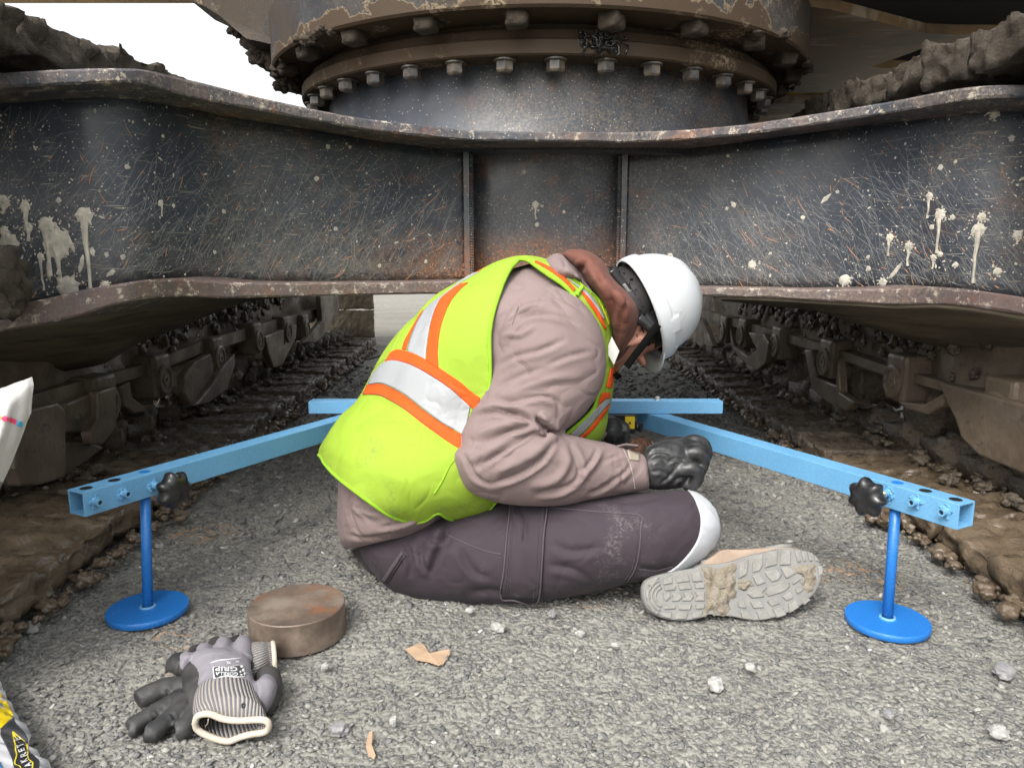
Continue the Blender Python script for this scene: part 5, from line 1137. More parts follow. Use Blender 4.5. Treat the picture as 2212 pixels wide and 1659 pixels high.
# shoulder and chest bands on the far edge of the arm opening
stripe('orange_tape', [(1180, 103), (1230, 125), (1290, 160), (1340, 200), (1385, 250)], [(1175, 112), (1225, 140), (1280, 175), (1330, 215), (1375, 262)], 'orange', 30, 4, .0028)
stripe('orange_tape', [(1420, 245), (1460, 300), (1495, 350), (1525, 410), (1540, 450)], [(1410, 262), (1445, 315), (1480, 365), (1512, 420), (1535, 455)], 'orange', 30, 5, .0028)
stripe('silver_tape', [(1340, 196), (1400, 232), (1450, 270), (1500, 335), (1532, 395)], [(1350, 204), (1400, 243), (1440, 284), (1490, 348), (1525, 405)], 'silver', 30, 3, .0034)
stripe('orange_tape', [(1583, 640), (1578, 700), (1565, 755)], [(1560, 650), (1550, 700), (1538, 745)], 'orange', 24, 5, .0028)
stripe('orange_tape', [(1560, 775), (1520, 775), (1460, 825), (1390, 890), (1310, 965)], [(1560, 800), (1530, 810), (1470, 870), (1410, 930), (1350, 990)], 'orange', 40, 7, .0028)
stripe('silver_tape', [(1558, 802), (1530, 815), (1470, 872), (1410, 932), (1352, 992)], [(1558, 825), (1540, 845), (1500, 890), (1450, 950), (1395, 1005)], 'silver', 40, 6, .0026)
stripe('orange_tape', [(1558, 828), (1540, 850), (1502, 895), (1452, 955), (1400, 1005)], [(1550, 850), (1540, 870), (1510, 915), (1470, 965), (1425, 1005)], 'orange', 40, 5, .0028)
def piping(name, P, r, mat, n=140, lift=.001):
    return seam(name, bv, P, r, mat, vest, n, lift, 1.45)
bm = bmesh.new(); bm.from_mesh(vest.data); be = {}
for e in bm.edges:
    if e.is_boundary:
        a, b = e.verts[0].index, e.verts[1].index; be.setdefault(a, []).append(b); be.setdefault(b, []).append(a)
co = {x.index: x.co.copy() for x in bm.verts if x.index in be}; bm.free(); seen = set()
for st in list(be):
    if st in seen: continue
    path = [st]; seen.add(st)
    while True:
        nx = [q for q in be[path[-1]] if q not in seen]
        if not nx: break
        path.append(nx[0]); seen.add(nx[0])
    if len(path) < 60: continue
    L_ = np.array([co[q][:] for q in path])
    for _ in range(12): L_ = .25 * np.roll(L_, 1, 0) + .5 * L_ + .25 * np.roll(L_, -1, 0)
    m = MB(); m.tube([Vector(q) for q in L_[::2]], .0034, 8, closed=True); m.build('edge_binding', MT['vest_trim'], vest, True)
piping('side_seam', r6([(765, 1120), (740, 1150), (700, 1230), (662, 1290)]), .0016, 'vest_trim', 60)
for a in ([(326, 742), (392, 734), (442, 750), (522, 796), (622, 876), (702, 936), (762, 971)], [(345, 684), (405, 621), (472, 608), (562, 636), (652, 686), (742, 746), (802, 796)], [(300, 784), (377, 786), (432, 808), (512, 858), (602, 930), (692, 996)]): seam('tape_stitching', bv, r6(a), .0006, 'jacket_in', vest, 120, .0048, 1.45, dash=1)
# shoulder loop on the front strap and white care tag
piping('strap_loop', r6([(1425, 225), (1400, 262), (1385, 285), (1400, 330), (1440, 375)]), .0035, 'vest_trim', 30, .004)
m = MB(); Pq = [at(u, v, 1.335) for u, v in rh([(530, 958), (607, 1105), (552, 1242), (474, 1105)])]; m.add(*prism(Pq, (.2, 1, 0), .0012)); m.build('white_tag', MT['tag_white'], vest)
patch('yellow_strap', bv, rh([(260, 455), (330, 470), (400, 540), (460, 650), (510, 800)]), rh([(285, 500), (340, 540), (400, 620), (450, 740), (490, 850)]), 30, 5, .003, .0015, 'vest_yellow', vest, 1.42)

# cuff, velcro tab
kb2 = MB(); seam('cuff_stitching', bj, r6([(1630, 1065), (1660, 1130), (1680, 1200), (1690, 1265)]), .0006, 'tag_white', jk, 50, .0006, dash=1)
patch('velcro_patch', bj, r6([(1648, 1066), (1710, 1078)]), r6([(1660, 1122), (1712, 1126)]), 8, 8, .002, .002, 'velcro', jk)
P = [at(u, v, y) for u, v, y in [(1330, 966, 1.27), (1352, 961, 1.262), (1378, 964, 1.262), (1380, 968, 1.28), (1350, 968, 1.29)]]; m = MB(); m.add(*prism(P, (0, .3, 1), .003)); m.build('cuff_tab', MT['jacket_in'], jk)
seam('sleeve_dart', bj, r6([(1064, 425), (1080, 370), (1095, 335)]), .0009, 'jacket_in', jk, 30, 0)

# gloved right hand, loosely closed
G_ = []
def F3(P, R, n=6): 
    m = MB(); Q = spline([tuple(p) + (r,) for p, r in zip(P, R)], n); m.tube([q[:3] for q in Q], [q[3] for q in Q], 14); return m.v, m.f
PALM = [(1388, 1052, 1385, 985, 1.30, .026), (1402, 1056, 1396, 968, 1.30, .034), (1420, 1058, 1412, 958, 1.30, .037), (1445, 1057, 1440, 950, 1.305, .036), (1475, 1052, 1470, 948, 1.31, .034), (1498, 1042, 1500, 954, 1.315, .026), (1508, 1030, 1512, 965, 1.318, .014)]
parts = [loft(PALM)]
for k in range(4):
    y0 = 1.292 + .018 * k - .01; dv = -6 * k
    kn = [(1468 + 4 * k, 1000 - 14 * k + 0), (1502 + 2 * k, 985 - 8 * k), (1518 + 1 * k, 1000 - 6 * k), (1512, 1026 - 6 * k), (1490, 1042 - 5 * k)]
    if k == 0: kn = [(1462, 1018), (1492, 1012), (1508, 1024), (1500, 1046), (1478, 1052)]
    if k == 3: kn = [(1470, 962), (1500, 952), (1522, 962), (1526, 985), (1510, 1000)]
    yy_ = [y0, y0 - .006, y0 - .004, y0 - .002, y0 + .008]
    parts.append(F3([at(u, v, y) for (u, v), y in zip(kn, yy_)], [.0125, .0125, .0115, .0105, .0085]))
parts.append(F3([at(1425, 968, 1.33), at(1455, 958, 1.35), at(1490, 962, 1.36), at(1512, 975, 1.352)], [.015, .014, .012, .009]))
gl = union('rubber_glove', parts, MT['nitrile'], PE, .0028, 5); gl['label'] = 'black rubber glove on the right hand'
folds(gl, [(.0022, 6, [(1402, 1000), (1425, 990), (1440, 1000)]), (.0022, 6, [(1405, 1020), (1430, 1018), (1452, 1030)]), (.0035, 6, [(1400, 985), (1420, 975), (1450, 980)]), (.003, 5, [(1425, 1045), (1445, 1030), (1460, 1010)]), (.0035, 5, [(1440, 1000), (1460, 990), (1480, 996)]), (.003, 5, [(1450, 1050), (1462, 1035), (1480, 1030)])], [(38, .0007, (1, 1, 1)), (90, .0007, (1, 1, 1))])
lh = [F3([at(1300, 940, 1.60), at(1322, 930, 1.60), at(1340, 932, 1.60)], [.03, .033, .02])]
for k in range(4): lh.append(F3([at(1330, 918 + 12 * k, 1.60), at(1346, 920 + 12 * k, 1.595), at(1352, 928 + 11 * k, 1.59), at(1346, 936 + 9 * k, 1.585)], [.011, .011, .010, .008]))
lg = union('rubber_glove', lh, MT['nitrile'], PE, .003, 1); lg['label'] = 'black rubber glove on the left hand'

# boot with its tread turned to the camera
def rb(P): return [(1372 + p[0] * .1985, 1152.5 + p[1] * .1985) for p in P]
BT = bpy.data.objects.new('boot', None); C.objects.link(BT); bp = atz(1560, 1338, 0); BT.location = (bp[0], bp[1], 0); par(BT, PE); BT['label'] = 'muddy work boot with its sole facing the camera'
sole = rb([(78, 590), (110, 520), (190, 470), (330, 430), (480, 400), (640, 375), (720, 335), (900, 330), (1060, 300), (1200, 250), (1400, 205), (1560, 165), (1680, 160), (1800, 175), (1930, 205), (1990, 260), (2035, 340), (2048, 430), (2010, 560), (1930, 680), (1800, 790), (1650, 870), (1480, 925), (1300, 948), (1180, 930), (1040, 900), (900, 895), (800, 880), (715, 920), (560, 945), (420, 942), (280, 915), (160, 845), (100, 760), (80, 680)])
# sole plane: leans back from the ground
O0 = atz(1560, 1340, .003); nrm = np.array([.04, -1, .42]); nrm /= np.linalg.norm(nrm)
def onp(u, v, off=0): d = ray(u, v); o_ = O0 + nrm * off; return CAM + d * (((o_ - CAM) @ nrm) / (d @ nrm))
SP = [onp(u, v) for u, v in resample(np.vstack([spline(sole, 4), [sole[0]]]), 110)[:-1]]
SP = [np.array([p[0], p[1], max(p[2], .001)]) for p in SP]
def inset(P, k, back): c = np.mean(P, axis=0); return [c + (p - c) * k - nrm * back for p in P]
m = MB(); rings = [inset(SP, .955, -.001), inset(SP, .985, 0), inset(SP, 1.0, .004), inset(SP, 1.0, .016), inset(SP, .975, .022)]; n = len(SP); v = [p for r in rings for p in r]; v.append(np.mean(SP, axis=0) + nrm * .0)
m.add(v, [(k * n + i, k * n + (i + 1) % n, (k + 1) * n + (i + 1) % n, (k + 1) * n + i) for k in range(4) for i in range(n)] + [(i, (i + 1) % n, 5 * n) for i in range(n)])
m.build('sole', MT['boot_rubber_dark'], BT, False)
lug = [[(1275, 265), (1385, 210), (1390, 330), (1350, 410), (1262, 435)], [(1425, 195), (1550, 175), (1540, 345), (1400, 380)], [(1580, 170), (1690, 165), (1690, 345), (1565, 350)], [(1400, 410), (1530, 375), (1600, 440), (1560, 510), (1480, 530), (1410, 450)], [(1565, 370), (1660, 350), (1758, 430), (1640, 495)], [(1265, 460), (1340, 430), (1425, 530), (1320, 570)], [(1130, 315), (1240, 270), (1210, 450), (1115, 500)],
       [(1205, 650), (1300, 590), (1440, 570), (1380, 640), (1410, 690), (1260, 705)], [(1400, 640), (1460, 570), (1680, 520), (1690, 570), (1620, 630), (1430, 690)], [(1700, 510), (1815, 480), (1740, 540), (1700, 555)], [(1100, 740), (1180, 730), (1215, 810), (1120, 805)], [(1240, 740), (1375, 730), (1410, 805), (1280, 815)], [(1420, 730), (1540, 695), (1575, 760), (1470, 795)], [(1585, 680), (1690, 625), (1715, 700), (1640, 735)], [(1730, 600), (1790, 570), (1825, 610), (1760, 660)],
       [(1125, 830), (1215, 830), (1295, 945), (1160, 925)], [(1300, 835), (1420, 825), (1475, 925), (1345, 945)], [(1480, 815), (1595, 785), (1650, 885), (1535, 920)], [(1650, 770), (1745, 710), (1785, 800), (1680, 865)], [(1800, 710), (1850, 680), (1910, 720), (1830, 780)], [(1720, 170), (1760, 175), (1800, 310), (1760, 320)], [(1790, 180), (1830, 190), (1860, 300), (1825, 310)], [(1860, 195), (1900, 210), (1930, 300), (1890, 305)], [(1930, 215), (1970, 260), (2010, 310), (1950, 300)], [(1975, 350), (2030, 345), (2040, 440), (1990, 470)],
       [(300, 640), (370, 640), (390, 690), (330, 740), (300, 700)], [(385, 640), (480, 635), (515, 690), (470, 735), (390, 740), (410, 690)], [(505, 630), (610, 625), (645, 685), (600, 735), (500, 735), (540, 690)], [(645, 630), (755, 620), (755, 735), (640, 735), (670, 685)], [(460, 560), (600, 545), (620, 600), (480, 615)], [(640, 540), (750, 530), (755, 590), (650, 600)], [(310, 580), (440, 560), (440, 610), (320, 625)], [(330, 770), (450, 770), (440, 820), (300, 825)], [(470, 775), (620, 765), (600, 830), (460, 830)], [(650, 765), (755, 755), (755, 815), (655, 825)],
       [(430, 850), (580, 850), (560, 930), (430, 935)], [(620, 845), (745, 835), (720, 910), (610, 925)], [(600, 420), (700, 410), (740, 520), (620, 530)], [(430, 450), (570, 430), (600, 520), (440, 540)], [(300, 490), (400, 460), (410, 540), (300, 560)], [(250, 860), (400, 850), (390, 925), (290, 905)], [(110, 620), (150, 560), (150, 740), (115, 700)], [(120, 760), (160, 760), (230, 850), (200, 860)], [(175, 480), (270, 465), (180, 590), (130, 560)]]
for L in lug:
    P = [onp(u, v, -.0005) for u, v in rb(L)]; c = np.mean(P, axis=0); k = len(P)
    v = P + [c + (p - c) * .86 + nrm * .0042 for p in P]; m = MB(); m.add(v, [tuple(range(k, 2 * k))] + [(i, (i + 1) % k, k + (i + 1) % k, k + i) for i in range(k)])
    o = m.build('tread_lug', MT['boot_rubber'], BT); bb = bmesh.new(); bb.from_mesh(o.data); bmesh.ops.recalc_face_normals(bb, faces=bb.faces); bb.to_mesh(o.data); bb.free(); q = o.modifiers.new('b', 'BEVEL'); q.width = .0012; q.segments = 2
for k, rr in enumerate((.018, .025, .032)):
    u0, v0 = rb([(330, 690)])[0]; P = [onp(u0 + rr * 1270 * math.cos(a) * .9 - 2, v0 + rr * 1270 * math.sin(a) * .95, .001) for a in np.linspace(rad(110), rad(250), 14)]; m = MB(); m.tube(P, .0022, 6); m.build('heel_ring', MT['boot_rubber'], BT, True)
def mudpatch(poly, seed, h=.006, name='sole_mud'):
    P = resample(np.vstack([spline(rb(poly), 4), [rb(poly)[0]]]), 60)[:-1]; c = P.mean(0); v = []; f = []; R_ = 9
    for k in range(R_):
        t = k / (R_ - 1)
        for i, q in enumerate(P):
            s = c + (q - c) * t * (1 + .05 * math.sin(i * 2.3 + seed)); hh = h * (1 - t ** 4); b_ = onp(s[0], s[1], .0); v.append(b_ + nrm * (hh + .0035 * (fbm([b_ * 1.0], 120, 3, seed)[0]) * (1 if k < R_ - 1 else 0)))
    n = len(P); f = [(k * n + i, k * n + (i + 1) % n, (k + 1) * n + (i + 1) % n, (k + 1) * n + i) for k in range(R_ - 1) for i in range(n)]
    mk(name, v, f, MT['boot_mud'], BT, True)
mudpatch([(700, 360), (900, 340), (1080, 310), (1110, 340), (1100, 480), (1090, 560), (1110, 640), (1090, 705), (1030, 720), (1020, 800), (1060, 890), (900, 890), (800, 875), (745, 910), (760, 760), (762, 560), (720, 430)], 2, .0065)
mudpatch([(1700, 350), (1850, 330), (1960, 330), (1975, 470), (1990, 520), (1920, 650), (1850, 660), (1790, 560), (1820, 480), (1740, 420)], 5, .004)
mudpatch([(1110, 520), (1200, 480), (1300, 560), (1230, 600), (1190, 620), (1120, 600)], 7, .003)
# upper
UP = [(rb([(700, 330)])[0], rb([(760, 700)])[0]), (rb([(840, 240)])[0], rb([(860, 800)])[0]), (rb([(950, 175)])[0], rb([(1000, 820)])[0]), (rb([(1150, 172)])[0], rb([(1200, 850)])[0]), (rb([(1400, 152)])[0], rb([(1400, 850)])[0]), (rb([(1580, 145)])[0], rb([(1600, 800)])[0]), (rb([(1750, 160)])[0], rb([(1780, 700)])[0]), (rb([(1900, 220)])[0], rb([(1900, 600)])[0])]
W8 = []
for (a, b), hh in zip(UP, [.05, .055, .055, .05, .042, .036, .03, .018]):
    p = onp(a[0], a[1], -.022 - hh * .0); q = onp(b[0], b[1], -.022); W8.append(np.r_[p, q, -nrm * hh])
vv, vf = loft(W8, world=True, nt=36); vv = [np.array(p) if ((np.array(p) - O0) @ nrm) < -.012 else np.array(p) - nrm * (((np.array(p) - O0) @ nrm) + .012) for p in vv]
vv = [np.array([p[0], p[1], max(p[2], .002)]) for p in vv]
mk('upper', vv, vf, MT['boot_leather'], BT, True)
m = MB(); m.tube([onp(u, v, -.019) for u, v in rb([(720, 320), (850, 285), (1000, 270), (1150, 232), (1300, 200), (1450, 165), (1600, 135), (1700, 140)])], .0042, 8); m.build('welt', MT['boot_rubber_dark'], BT, True)
# ---------------------------------------------------------------- work gloves on the gravel
def gp(P): return [(219.5 + p[0] * .2481, 1317.1 + p[1] * .2481) for p in P]
def g3(x, y, z): u, v = gp([(x, y)])[0]; return atz(u, v, z)
def gtube(P, Z, R, n=6, nt=18): m = MB(); Q = spline([tuple(g3(x, y, z)) + (r,) for (x, y), z, r in zip(P, Z, R)], n); m.tube([q[:3] for q in Q], [q[3] for q in Q], nt); return m.v, m.f
def row(x1, y1, x2, y2, z, h): a, b = g3(x1, y1, z), g3(x2, y2, z); return np.r_[a, b, np.array([0, -.12, -1]) * h]
def glove_root(label, base): return thing('work_glove', label, 'work glove', tuple(base), 'pair of work gloves')
WG = glove_root('grey knit work glove with black coating, printed back and open cream-edged cuff, lying on top', g3(1120, 700, 0))
back = union('knit_back', [loft([row(830, 760, 1350, 780, .036, .024), row(838, 700, 1342, 720, .036, .024), row(835, 640, 1335, 650, .037, .023), row(830, 560, 1310, 570, .038, .022), row(780, 480, 1300, 480, .038, .020), row(740, 430, 1290, 430, .036, .017), row(760, 405, 1280, 400, .033, .010)], world=True),
    gtube([(780, 470), (735, 440), (700, 440)], [.036, .034, .030], [.0135, .0115, .010]),
    gtube([(915, 480), (902, 400), (895, 360), (900, 380)], [.038, .036, .030, .02], [.0140, .0135, .0125, .011]), gtube([(1070, 450), (1062, 350), (1062, 305), (1064, 325)], [.038, .036, .03, .02], [.0140, .0135, .0125, .011]),
    gtube([(1228, 450), (1230, 335), (1230, 290), (1230, 310)], [.038, .036, .03, .02], [.0135, .0130, .0120, .011]),
    gtube([(1330, 840), (1385, 760), (1430, 670), (1440, 610)], [.026, .030, .034, .032], [.018, .018, .015, .009])], MT['glove_grey'], WG, .0024, 2)
coat = union('palm_coating', [loft([row(800, 900, 1330, 860, .022, .017), row(745, 780, 1340, 800, .024, .021), row(705, 680, 1330, 680, .024, .023), row(690, 560, 1300, 560, .026, .022), row(680, 470, 1290, 470, .026, .020), row(720, 430, 1260, 430, .026, .014)], world=True),
    gtube([(740, 500), (680, 460), (640, 480), (640, 515)], [.028, .028, .024, .018], [.016, .0155, .0140, .012]),
    gtube([(870, 470), (840, 390), (825, 370), (835, 430)], [.028, .028, .024, .016], [.0125, .0125, .0118, .011]), gtube([(1030, 440), (1000, 330), (990, 305), (1000, 370)], [.028, .028, .024, .016], [.0125, .0125, .0118, .011]),
    gtube([(1190, 430), (1172, 320), (1172, 290), (1180, 350)], [.028, .028, .024, .016], [.0125, .0125, .0118, .011]), gtube([(1290, 520), (1295, 420), (1285, 340)], [.028, .028, .024], [.009, .010, .009]),
    gtube([(1370, 880), (1430, 780), (1462, 680), (1450, 590), (1415, 550)], [.015, .020, .024, .028, .024], [.015, .018, .018, .016, .012])], MT['coat'], WG, .0026, 2)
folds(back, [(.0025, 5, gp([(870, 640), (1000, 660), (1150, 650)])), (.002, 5, gp([(1000, 560), (1010, 620), (1000, 700)])), (.002, 5, gp([(1340, 620), (1360, 700), (1340, 800)]))], [(40, .0012, (1, 1, 1))])
folds(coat, [], [(45, .0012, (1, 1, 1))])
hemP = [(812, 985), (830, 930), (870, 908), (950, 905), (1060, 948), (1200, 962), (1330, 955), (1430, 962), (1458, 1005), (1425, 1060), (1300, 1082), (1200, 1108), (1110, 1142), (1000, 1122), (880, 1072), (825, 1030)]
def hz(y): return float(np.interp(y, [900, 1145], [.046, .006]))
H3 = resample(np.vstack([spline([g3(x, y, hz(y)) for x, y in hemP], 4), [g3(*hemP[0], hz(hemP[0][1]))]]), 61)[:-1]
def cuffmesh(name, hem, rows, mat, parent, nt=60, thick=.0022):
    K = spline([np.array(r) for r in rows], 6); rings = [hem]
    for k in K:
        a, b, hv = k[:3], k[3:6], k[6:9]; c = (a + b) / 2; e = (a - b) / 2; rings.append([c + e * math.cos(2 * math.pi * i / nt) - hv * math.sin(2 * math.pi * i / nt) for i in range(nt)])
    v = [p for r in rings for p in r]; f = [(j * nt + i, (j + 1) * nt + i, (j + 1) * nt + (i + 1) % nt, j * nt + (i + 1) % nt) for j in range(len(rings) - 1) for i in range(nt)]
    o = mk(name, v, f, MT[mat], parent, True); uv = o.data.uv_layers.new(name='UVMap')
    for p in o.data.polygons:
        j, i = divmod(p.index, nt)
        for li, (a, b) in zip(p.loop_indices, ((0, 0), (0, 1), (1, 1), (1, 0))): uv.data[li].uv = ((i + a) / nt, (j + b) / len(rings))
    s = o.modifiers.new('s', 'SOLIDIFY'); s.thickness = thick; s.offset = 0; return o
cuffmesh('ribbed_cuff', list(H3), [row(806, 930, 1420, 925, .032, .025), row(800, 860, 1395, 870, .033, .026), row(808, 790, 1370, 800, .034, .026), row(822, 750, 1355, 760, .034, .0255), row(838, 715, 1345, 725, .033, .0235), row(850, 700, 1335, 712, .032, .018)], 'rib', WG)
m = MB(); m.tube([Vector(p) for p in H3], .0042, 10, closed=True); m.build('cuff_hem', MT['cream'], WG, True)
m = MB(); m.tube([g3(930, 945, .04), g3(925, 985, .03), g3(905, 1010, .022), g3(900, 1040, .016)], .0007, 5); m.tube([g3(815, 965, .046), g3(800, 985, .044)], .0006, 5); m.build('loose_thread', MT['cream'], WG, True)
# printed name on the back of the hand
bb_ = bvh_of(back); bm2 = bb_
def flat_text(name, s, b, centre, wpx, hpx, ang, mat, parent, lift=.0004, guess=1.0, ext=.0002, upx=None, shear=0):
    cu = bpy.data.curves.new(name, 'FONT'); cu.body = s; cu.align_x = 'CENTER'; cu.align_y = 'CENTER'; cu.resolution_u = 3; cu.offset = .018
    o = bpy.data.objects.new(name, cu); C.objects.link(o); me = evalmesh(o); bpy.data.objects.remove(o); bm = bmesh.new(); bm.from_mesh(me)
    for _ in range(1): bmesh.ops.triangulate(bm, faces=bm.faces)
    P = np.array([v.co[:] for v in bm.verts]); lo, hi = P.min(0), P.max(0); ca, sa = math.cos(ang), math.sin(ang); c = (lo + hi) / 2
    for v in bm.verts:
        x = (v.co.x - c[0]) / (hi[0] - lo[0]) * wpx; y = (v.co.y - c[1]) / (hi[1] - lo[1]) * hpx; x += shear * y; y = -y
        u, w = centre[0] + x * ca - y * sa, centre[1] + x * sa + y * ca; p, n = hit(b, u, w, guess); v.co = p + n * lift
    bm.to_mesh(me); bm.free(); me.materials.clear(); me.materials.append(MT[mat]); me.name = name; o = bpy.data.objects.new(name, me); C.objects.link(o); par(o, parent); return o
gc = lambda x, y: gp([(x, y)])[0]
patch('print_back', bb_, gp([(965, 500), (985, 490), (1080, 500), (1180, 478), (1240, 480)]), gp([(975, 600), (1010, 598), (1080, 582), (1180, 590), (1250, 585)]), 26, 10, .0006, .0003, 'print_white', WG, 1.0)
patch('print_back', bb_, gp([(975, 507), (1000, 498), (1080, 508), (1180, 486), (1232, 488)]), gp([(985, 592), (1012, 590), (1080, 574), (1180, 582), (1242, 578)]), 26, 10, .0009, .0003, 'print_black', WG, 1.0)
flat_text('print_text', 'GORILLA', bb_, gc(1090, 562), 190 * .2481, 30 * .2481, math.pi + .03, 'print_white', WG, .0014)
flat_text('print_text', 'GRIP', bb_, gc(1085, 520), 190 * .2481, 38 * .2481, math.pi + .03, 'print_white', WG, .0014)
flat_text('print_text', 'XL', bb_, gc(1105, 462), 42 * .2481, 22 * .2481, math.pi, 'print_white', WG, .0007)
flat_text('print_text', 'A3', bb_, gc(1182, 455), 30 * .2481, 18 * .2481, math.pi, 'print_white', WG, .0010)
m = MB()
for (x, y, w, h) in [(1215, 500, 14, 10), (1228, 530, 12, 14), (1205, 545, 10, 9), (1240, 560, 9, 12), (1212, 570, 12, 7)]:
    P = [hit(bb_, *gc(x + w * math.cos(a), y + h * math.sin(a)), 1.0) for a in np.linspace(0, 6.283, 9)[:-1]]; m.add([p + n * .0014 for p, n in P], [tuple(range(8))])
m.build('print_emblem', MT['print_white'], WG)
seam('print_line', bb_, gp([(950, 462), (1010, 440), (1100, 430), (1220, 418)]), .0006, 'print_white', WG, 30, .0002, 1.0)
bc = bvh_of(bpy.data.objects['ribbed_cuff'])
m = MB(); 
for a in np.linspace(0, 6.283, 13)[:-1]: p, n = hit(bc, *gc(1236 + 12 * math.cos(a), 832 + 18 * math.sin(a)), .95); m.box(p + n * .001, (.0009, .0009, .0006))
m.build('ink_mark', MT['print_black'], WG)

W2 = glove_root('black coated work glove lying palm up underneath, fingers spread to the left', g3(700, 850, 0))
c2 = union('palm_coating', [gtube([(312, 768), (400, 725), (520, 680), (640, 655), (760, 640)], [.016, .017, .018, .018, .018], [.0128, .0165, .0172, .0165, .017]),
    gtube([(255, 1010), (320, 955), (430, 890), (560, 820), (700, 740)], [.015, .017, .018, .018, .016], [.0115, .0122, .0122, .0125, .014]), gtube([(255, 1015), (330, 1010)], [.013, .013], [.0125, .0115]),
    gtube([(420, 1065), (480, 1020), (570, 940), (680, 850), (760, 760)], [.014, .016, .018, .018, .016], [.0118, .0130, .0125, .0135, .015]), gtube([(400, 1050), (520, 1050)], [.013, .013], [.0145, .0125]),
    gtube([(640, 1030), (720, 1000), (800, 940), (850, 850)], [.015, .016, .016, .016], [.0140, .0150, .0150, .016]),
    loft([row(620, 700, 860, 900, .012, .012), row(700, 640, 980, 860, .013, .013), row(850, 560, 1150, 760, .012, .012), row(1150, 470, 1330, 640, .013, .013), row(1270, 400, 1390, 560, .014, .013)], world=True)], MT['coat'], W2, .0026, 2)
v_, n_ = arr(c2.data); v_[:, 2] *= .84; setco(c2.data, v_)
folds(c2, [(.0025, 5, gp([(560, 690), (590, 740)])), (.002, 5, gp([(470, 870), (510, 920)])), (.002, 5, gp([(600, 890), (640, 950)]))], [(50, .0014, (1, 1, 1))])
hem2 = [(1418, 338), (1455, 345), (1485, 375), (1495, 410), (1480, 455), (1450, 495), (1440, 470), (1430, 400)]
H2 = resample(np.vstack([spline([g3(x, y, np.interp(x, [1415, 1495], [.030, .022]) + .004) for x, y in hem2], 4), [g3(*hem2[0], .034)]]), 61)[:-1]
def colring(x1, y1, x2, y2, z, h): return row(x1, y1, x2, y2, z, h)
K = [colring(1440, 338, 1460, 490, .020, .018), colring(1380, 335, 1415, 530, .022, .020), colring(1310, 335, 1360, 565, .022, .020), colring(1240, 350, 1300, 580, .020, .018)]
cuffmesh('ribbed_cuff', [K[0][:3] * .5 + K[0][3:6] * .5 + (K[0][:3] - K[0][3:6]) / 2 * math.cos(2 * math.pi * i / 60) * 1.0 - K[0][6:9] * math.sin(2 * math.pi * i / 60) + np.array([.006, 0, 0]) for i in range(60)], K, 'rib', W2)
m = MB(); m.tube([Vector(K[0][:3] * .5 + K[0][3:6] * .5 + (K[0][:3] - K[0][3:6]) / 2 * math.cos(2 * math.pi * i / 30) - K[0][6:9] * math.sin(2 * math.pi * i / 30) + np.array([.008, 0, 0])) for i in range(30)], .0036, 8, closed=True); m.build('cuff_hem', MT['cream'], W2, True)

# ---------------------------------------------------------------- cement sack, lower left corner
def sk(P): return [(p[0] * .1399, 1427 + p[1] * .1399) for p in P]
edge = [(-260, 60), (-140, 200), (0, 330), (60, 440), (100, 560), (160, 650), (220, 740), (240, 830), (300, 900), (400, 1010), (480, 1110), (468, 1200), (440, 1310), (500, 1350), (560, 1400), (640, 1480), (640, 1540), (700, 1530), (770, 1600), (830, 1700), (900, 1850), (1000, 2050)]
E = resample(np.array([atz(u, v, .03) for u, v in sk(edge)]), 90); SKT = thing('cement_sack', 'white paper sack with yellow and black print at the lower left corner', 'sack', (E[45][0] - .2, E[45][1], 0))
v = []; NT = 22
for i, e in enumerate(E):
    s = i / 89
    for k in range(NT):
        t = k / (NT - 1); x = e[0] - .55 * t; z = .03 + .085 * math.sin(math.pi * min(1, t * 1.15) * .62) ** .8 - .0 if t > 0 else .03
        wob = .006 * vn([[e[1] * 22, t * 9, 3]])[0] * min(1, t * 9); v.append((x, e[1] + .02 * t, z + wob + .004 * math.sin(i * .8) * math.exp(-t * 26)))
base = len(v)
for i, e in enumerate(E):
    for k in range(NT): t = k / (NT - 1); v.append((e[0] - .55 * t - .006 * (t < .01), e[1] + .02 * t, .004 + (.012 if k == 0 else 0)))
f = [(i * NT + k, (i + 1) * NT + k, (i + 1) * NT + k + 1, i * NT + k + 1) for i in range(89) for k in range(NT - 1)]
f += [(base + i * NT + k, base + i * NT + k + 1, base + (i + 1) * NT + k + 1, base + (i + 1) * NT + k) for i in range(89) for k in range(NT - 1)]
f += [(i * NT, base + i * NT, base + (i + 1) * NT, (i + 1) * NT) for i in range(89)] + [(i * NT + NT - 1, (i + 1) * NT + NT - 1, base + (i + 1) * NT + NT - 1, base + i * NT + NT - 1) for i in range(89)]
f += [tuple(list(range(NT)) + list(range(base + NT - 1, base - 1, -1))), tuple(list(range(89 * NT + NT - 1, 89 * NT - 1, -1)) + list(range(base + 89 * NT, base + 90 * NT)))]
so_ = mk('sack_body', v, f, MT['sack_white'], SKT, True); bs = bvh_of(so_)
patch('yellow_print', bs, sk([(-420, 120), (-200, 300), (0, 490), (60, 560), (130, 680), (203, 850)]), sk([(-900, 1100), (-700, 1150), (-450, 1230), (-200, 1200), (0, 1056), (195, 868)]), 60, 16, .0008, .0004, 'print_yellow', SKT, .8)
patch('black_print', bs, sk([(213, 868), (240, 960), (330, 1060), (430, 1200), (428, 1350), (540, 1480), (610, 1550), (600, 1700), (640, 1900)]), sk([(0, 1060), (5, 1150), (50, 1250), (90, 1330), (150, 1460), (190, 1560), (205, 1659), (230, 1800), (280, 1950)]), 60, 16, .0009, .0004, 'print_black', SKT, .8)
patch('blue_print', bs, sk([(0, 1560), (30, 1640), (60, 1720)]), sk([(-40, 1580), (-10, 1660), (20, 1740)]), 8, 4, .0009, .0004, 'print_blue', SKT, .8)
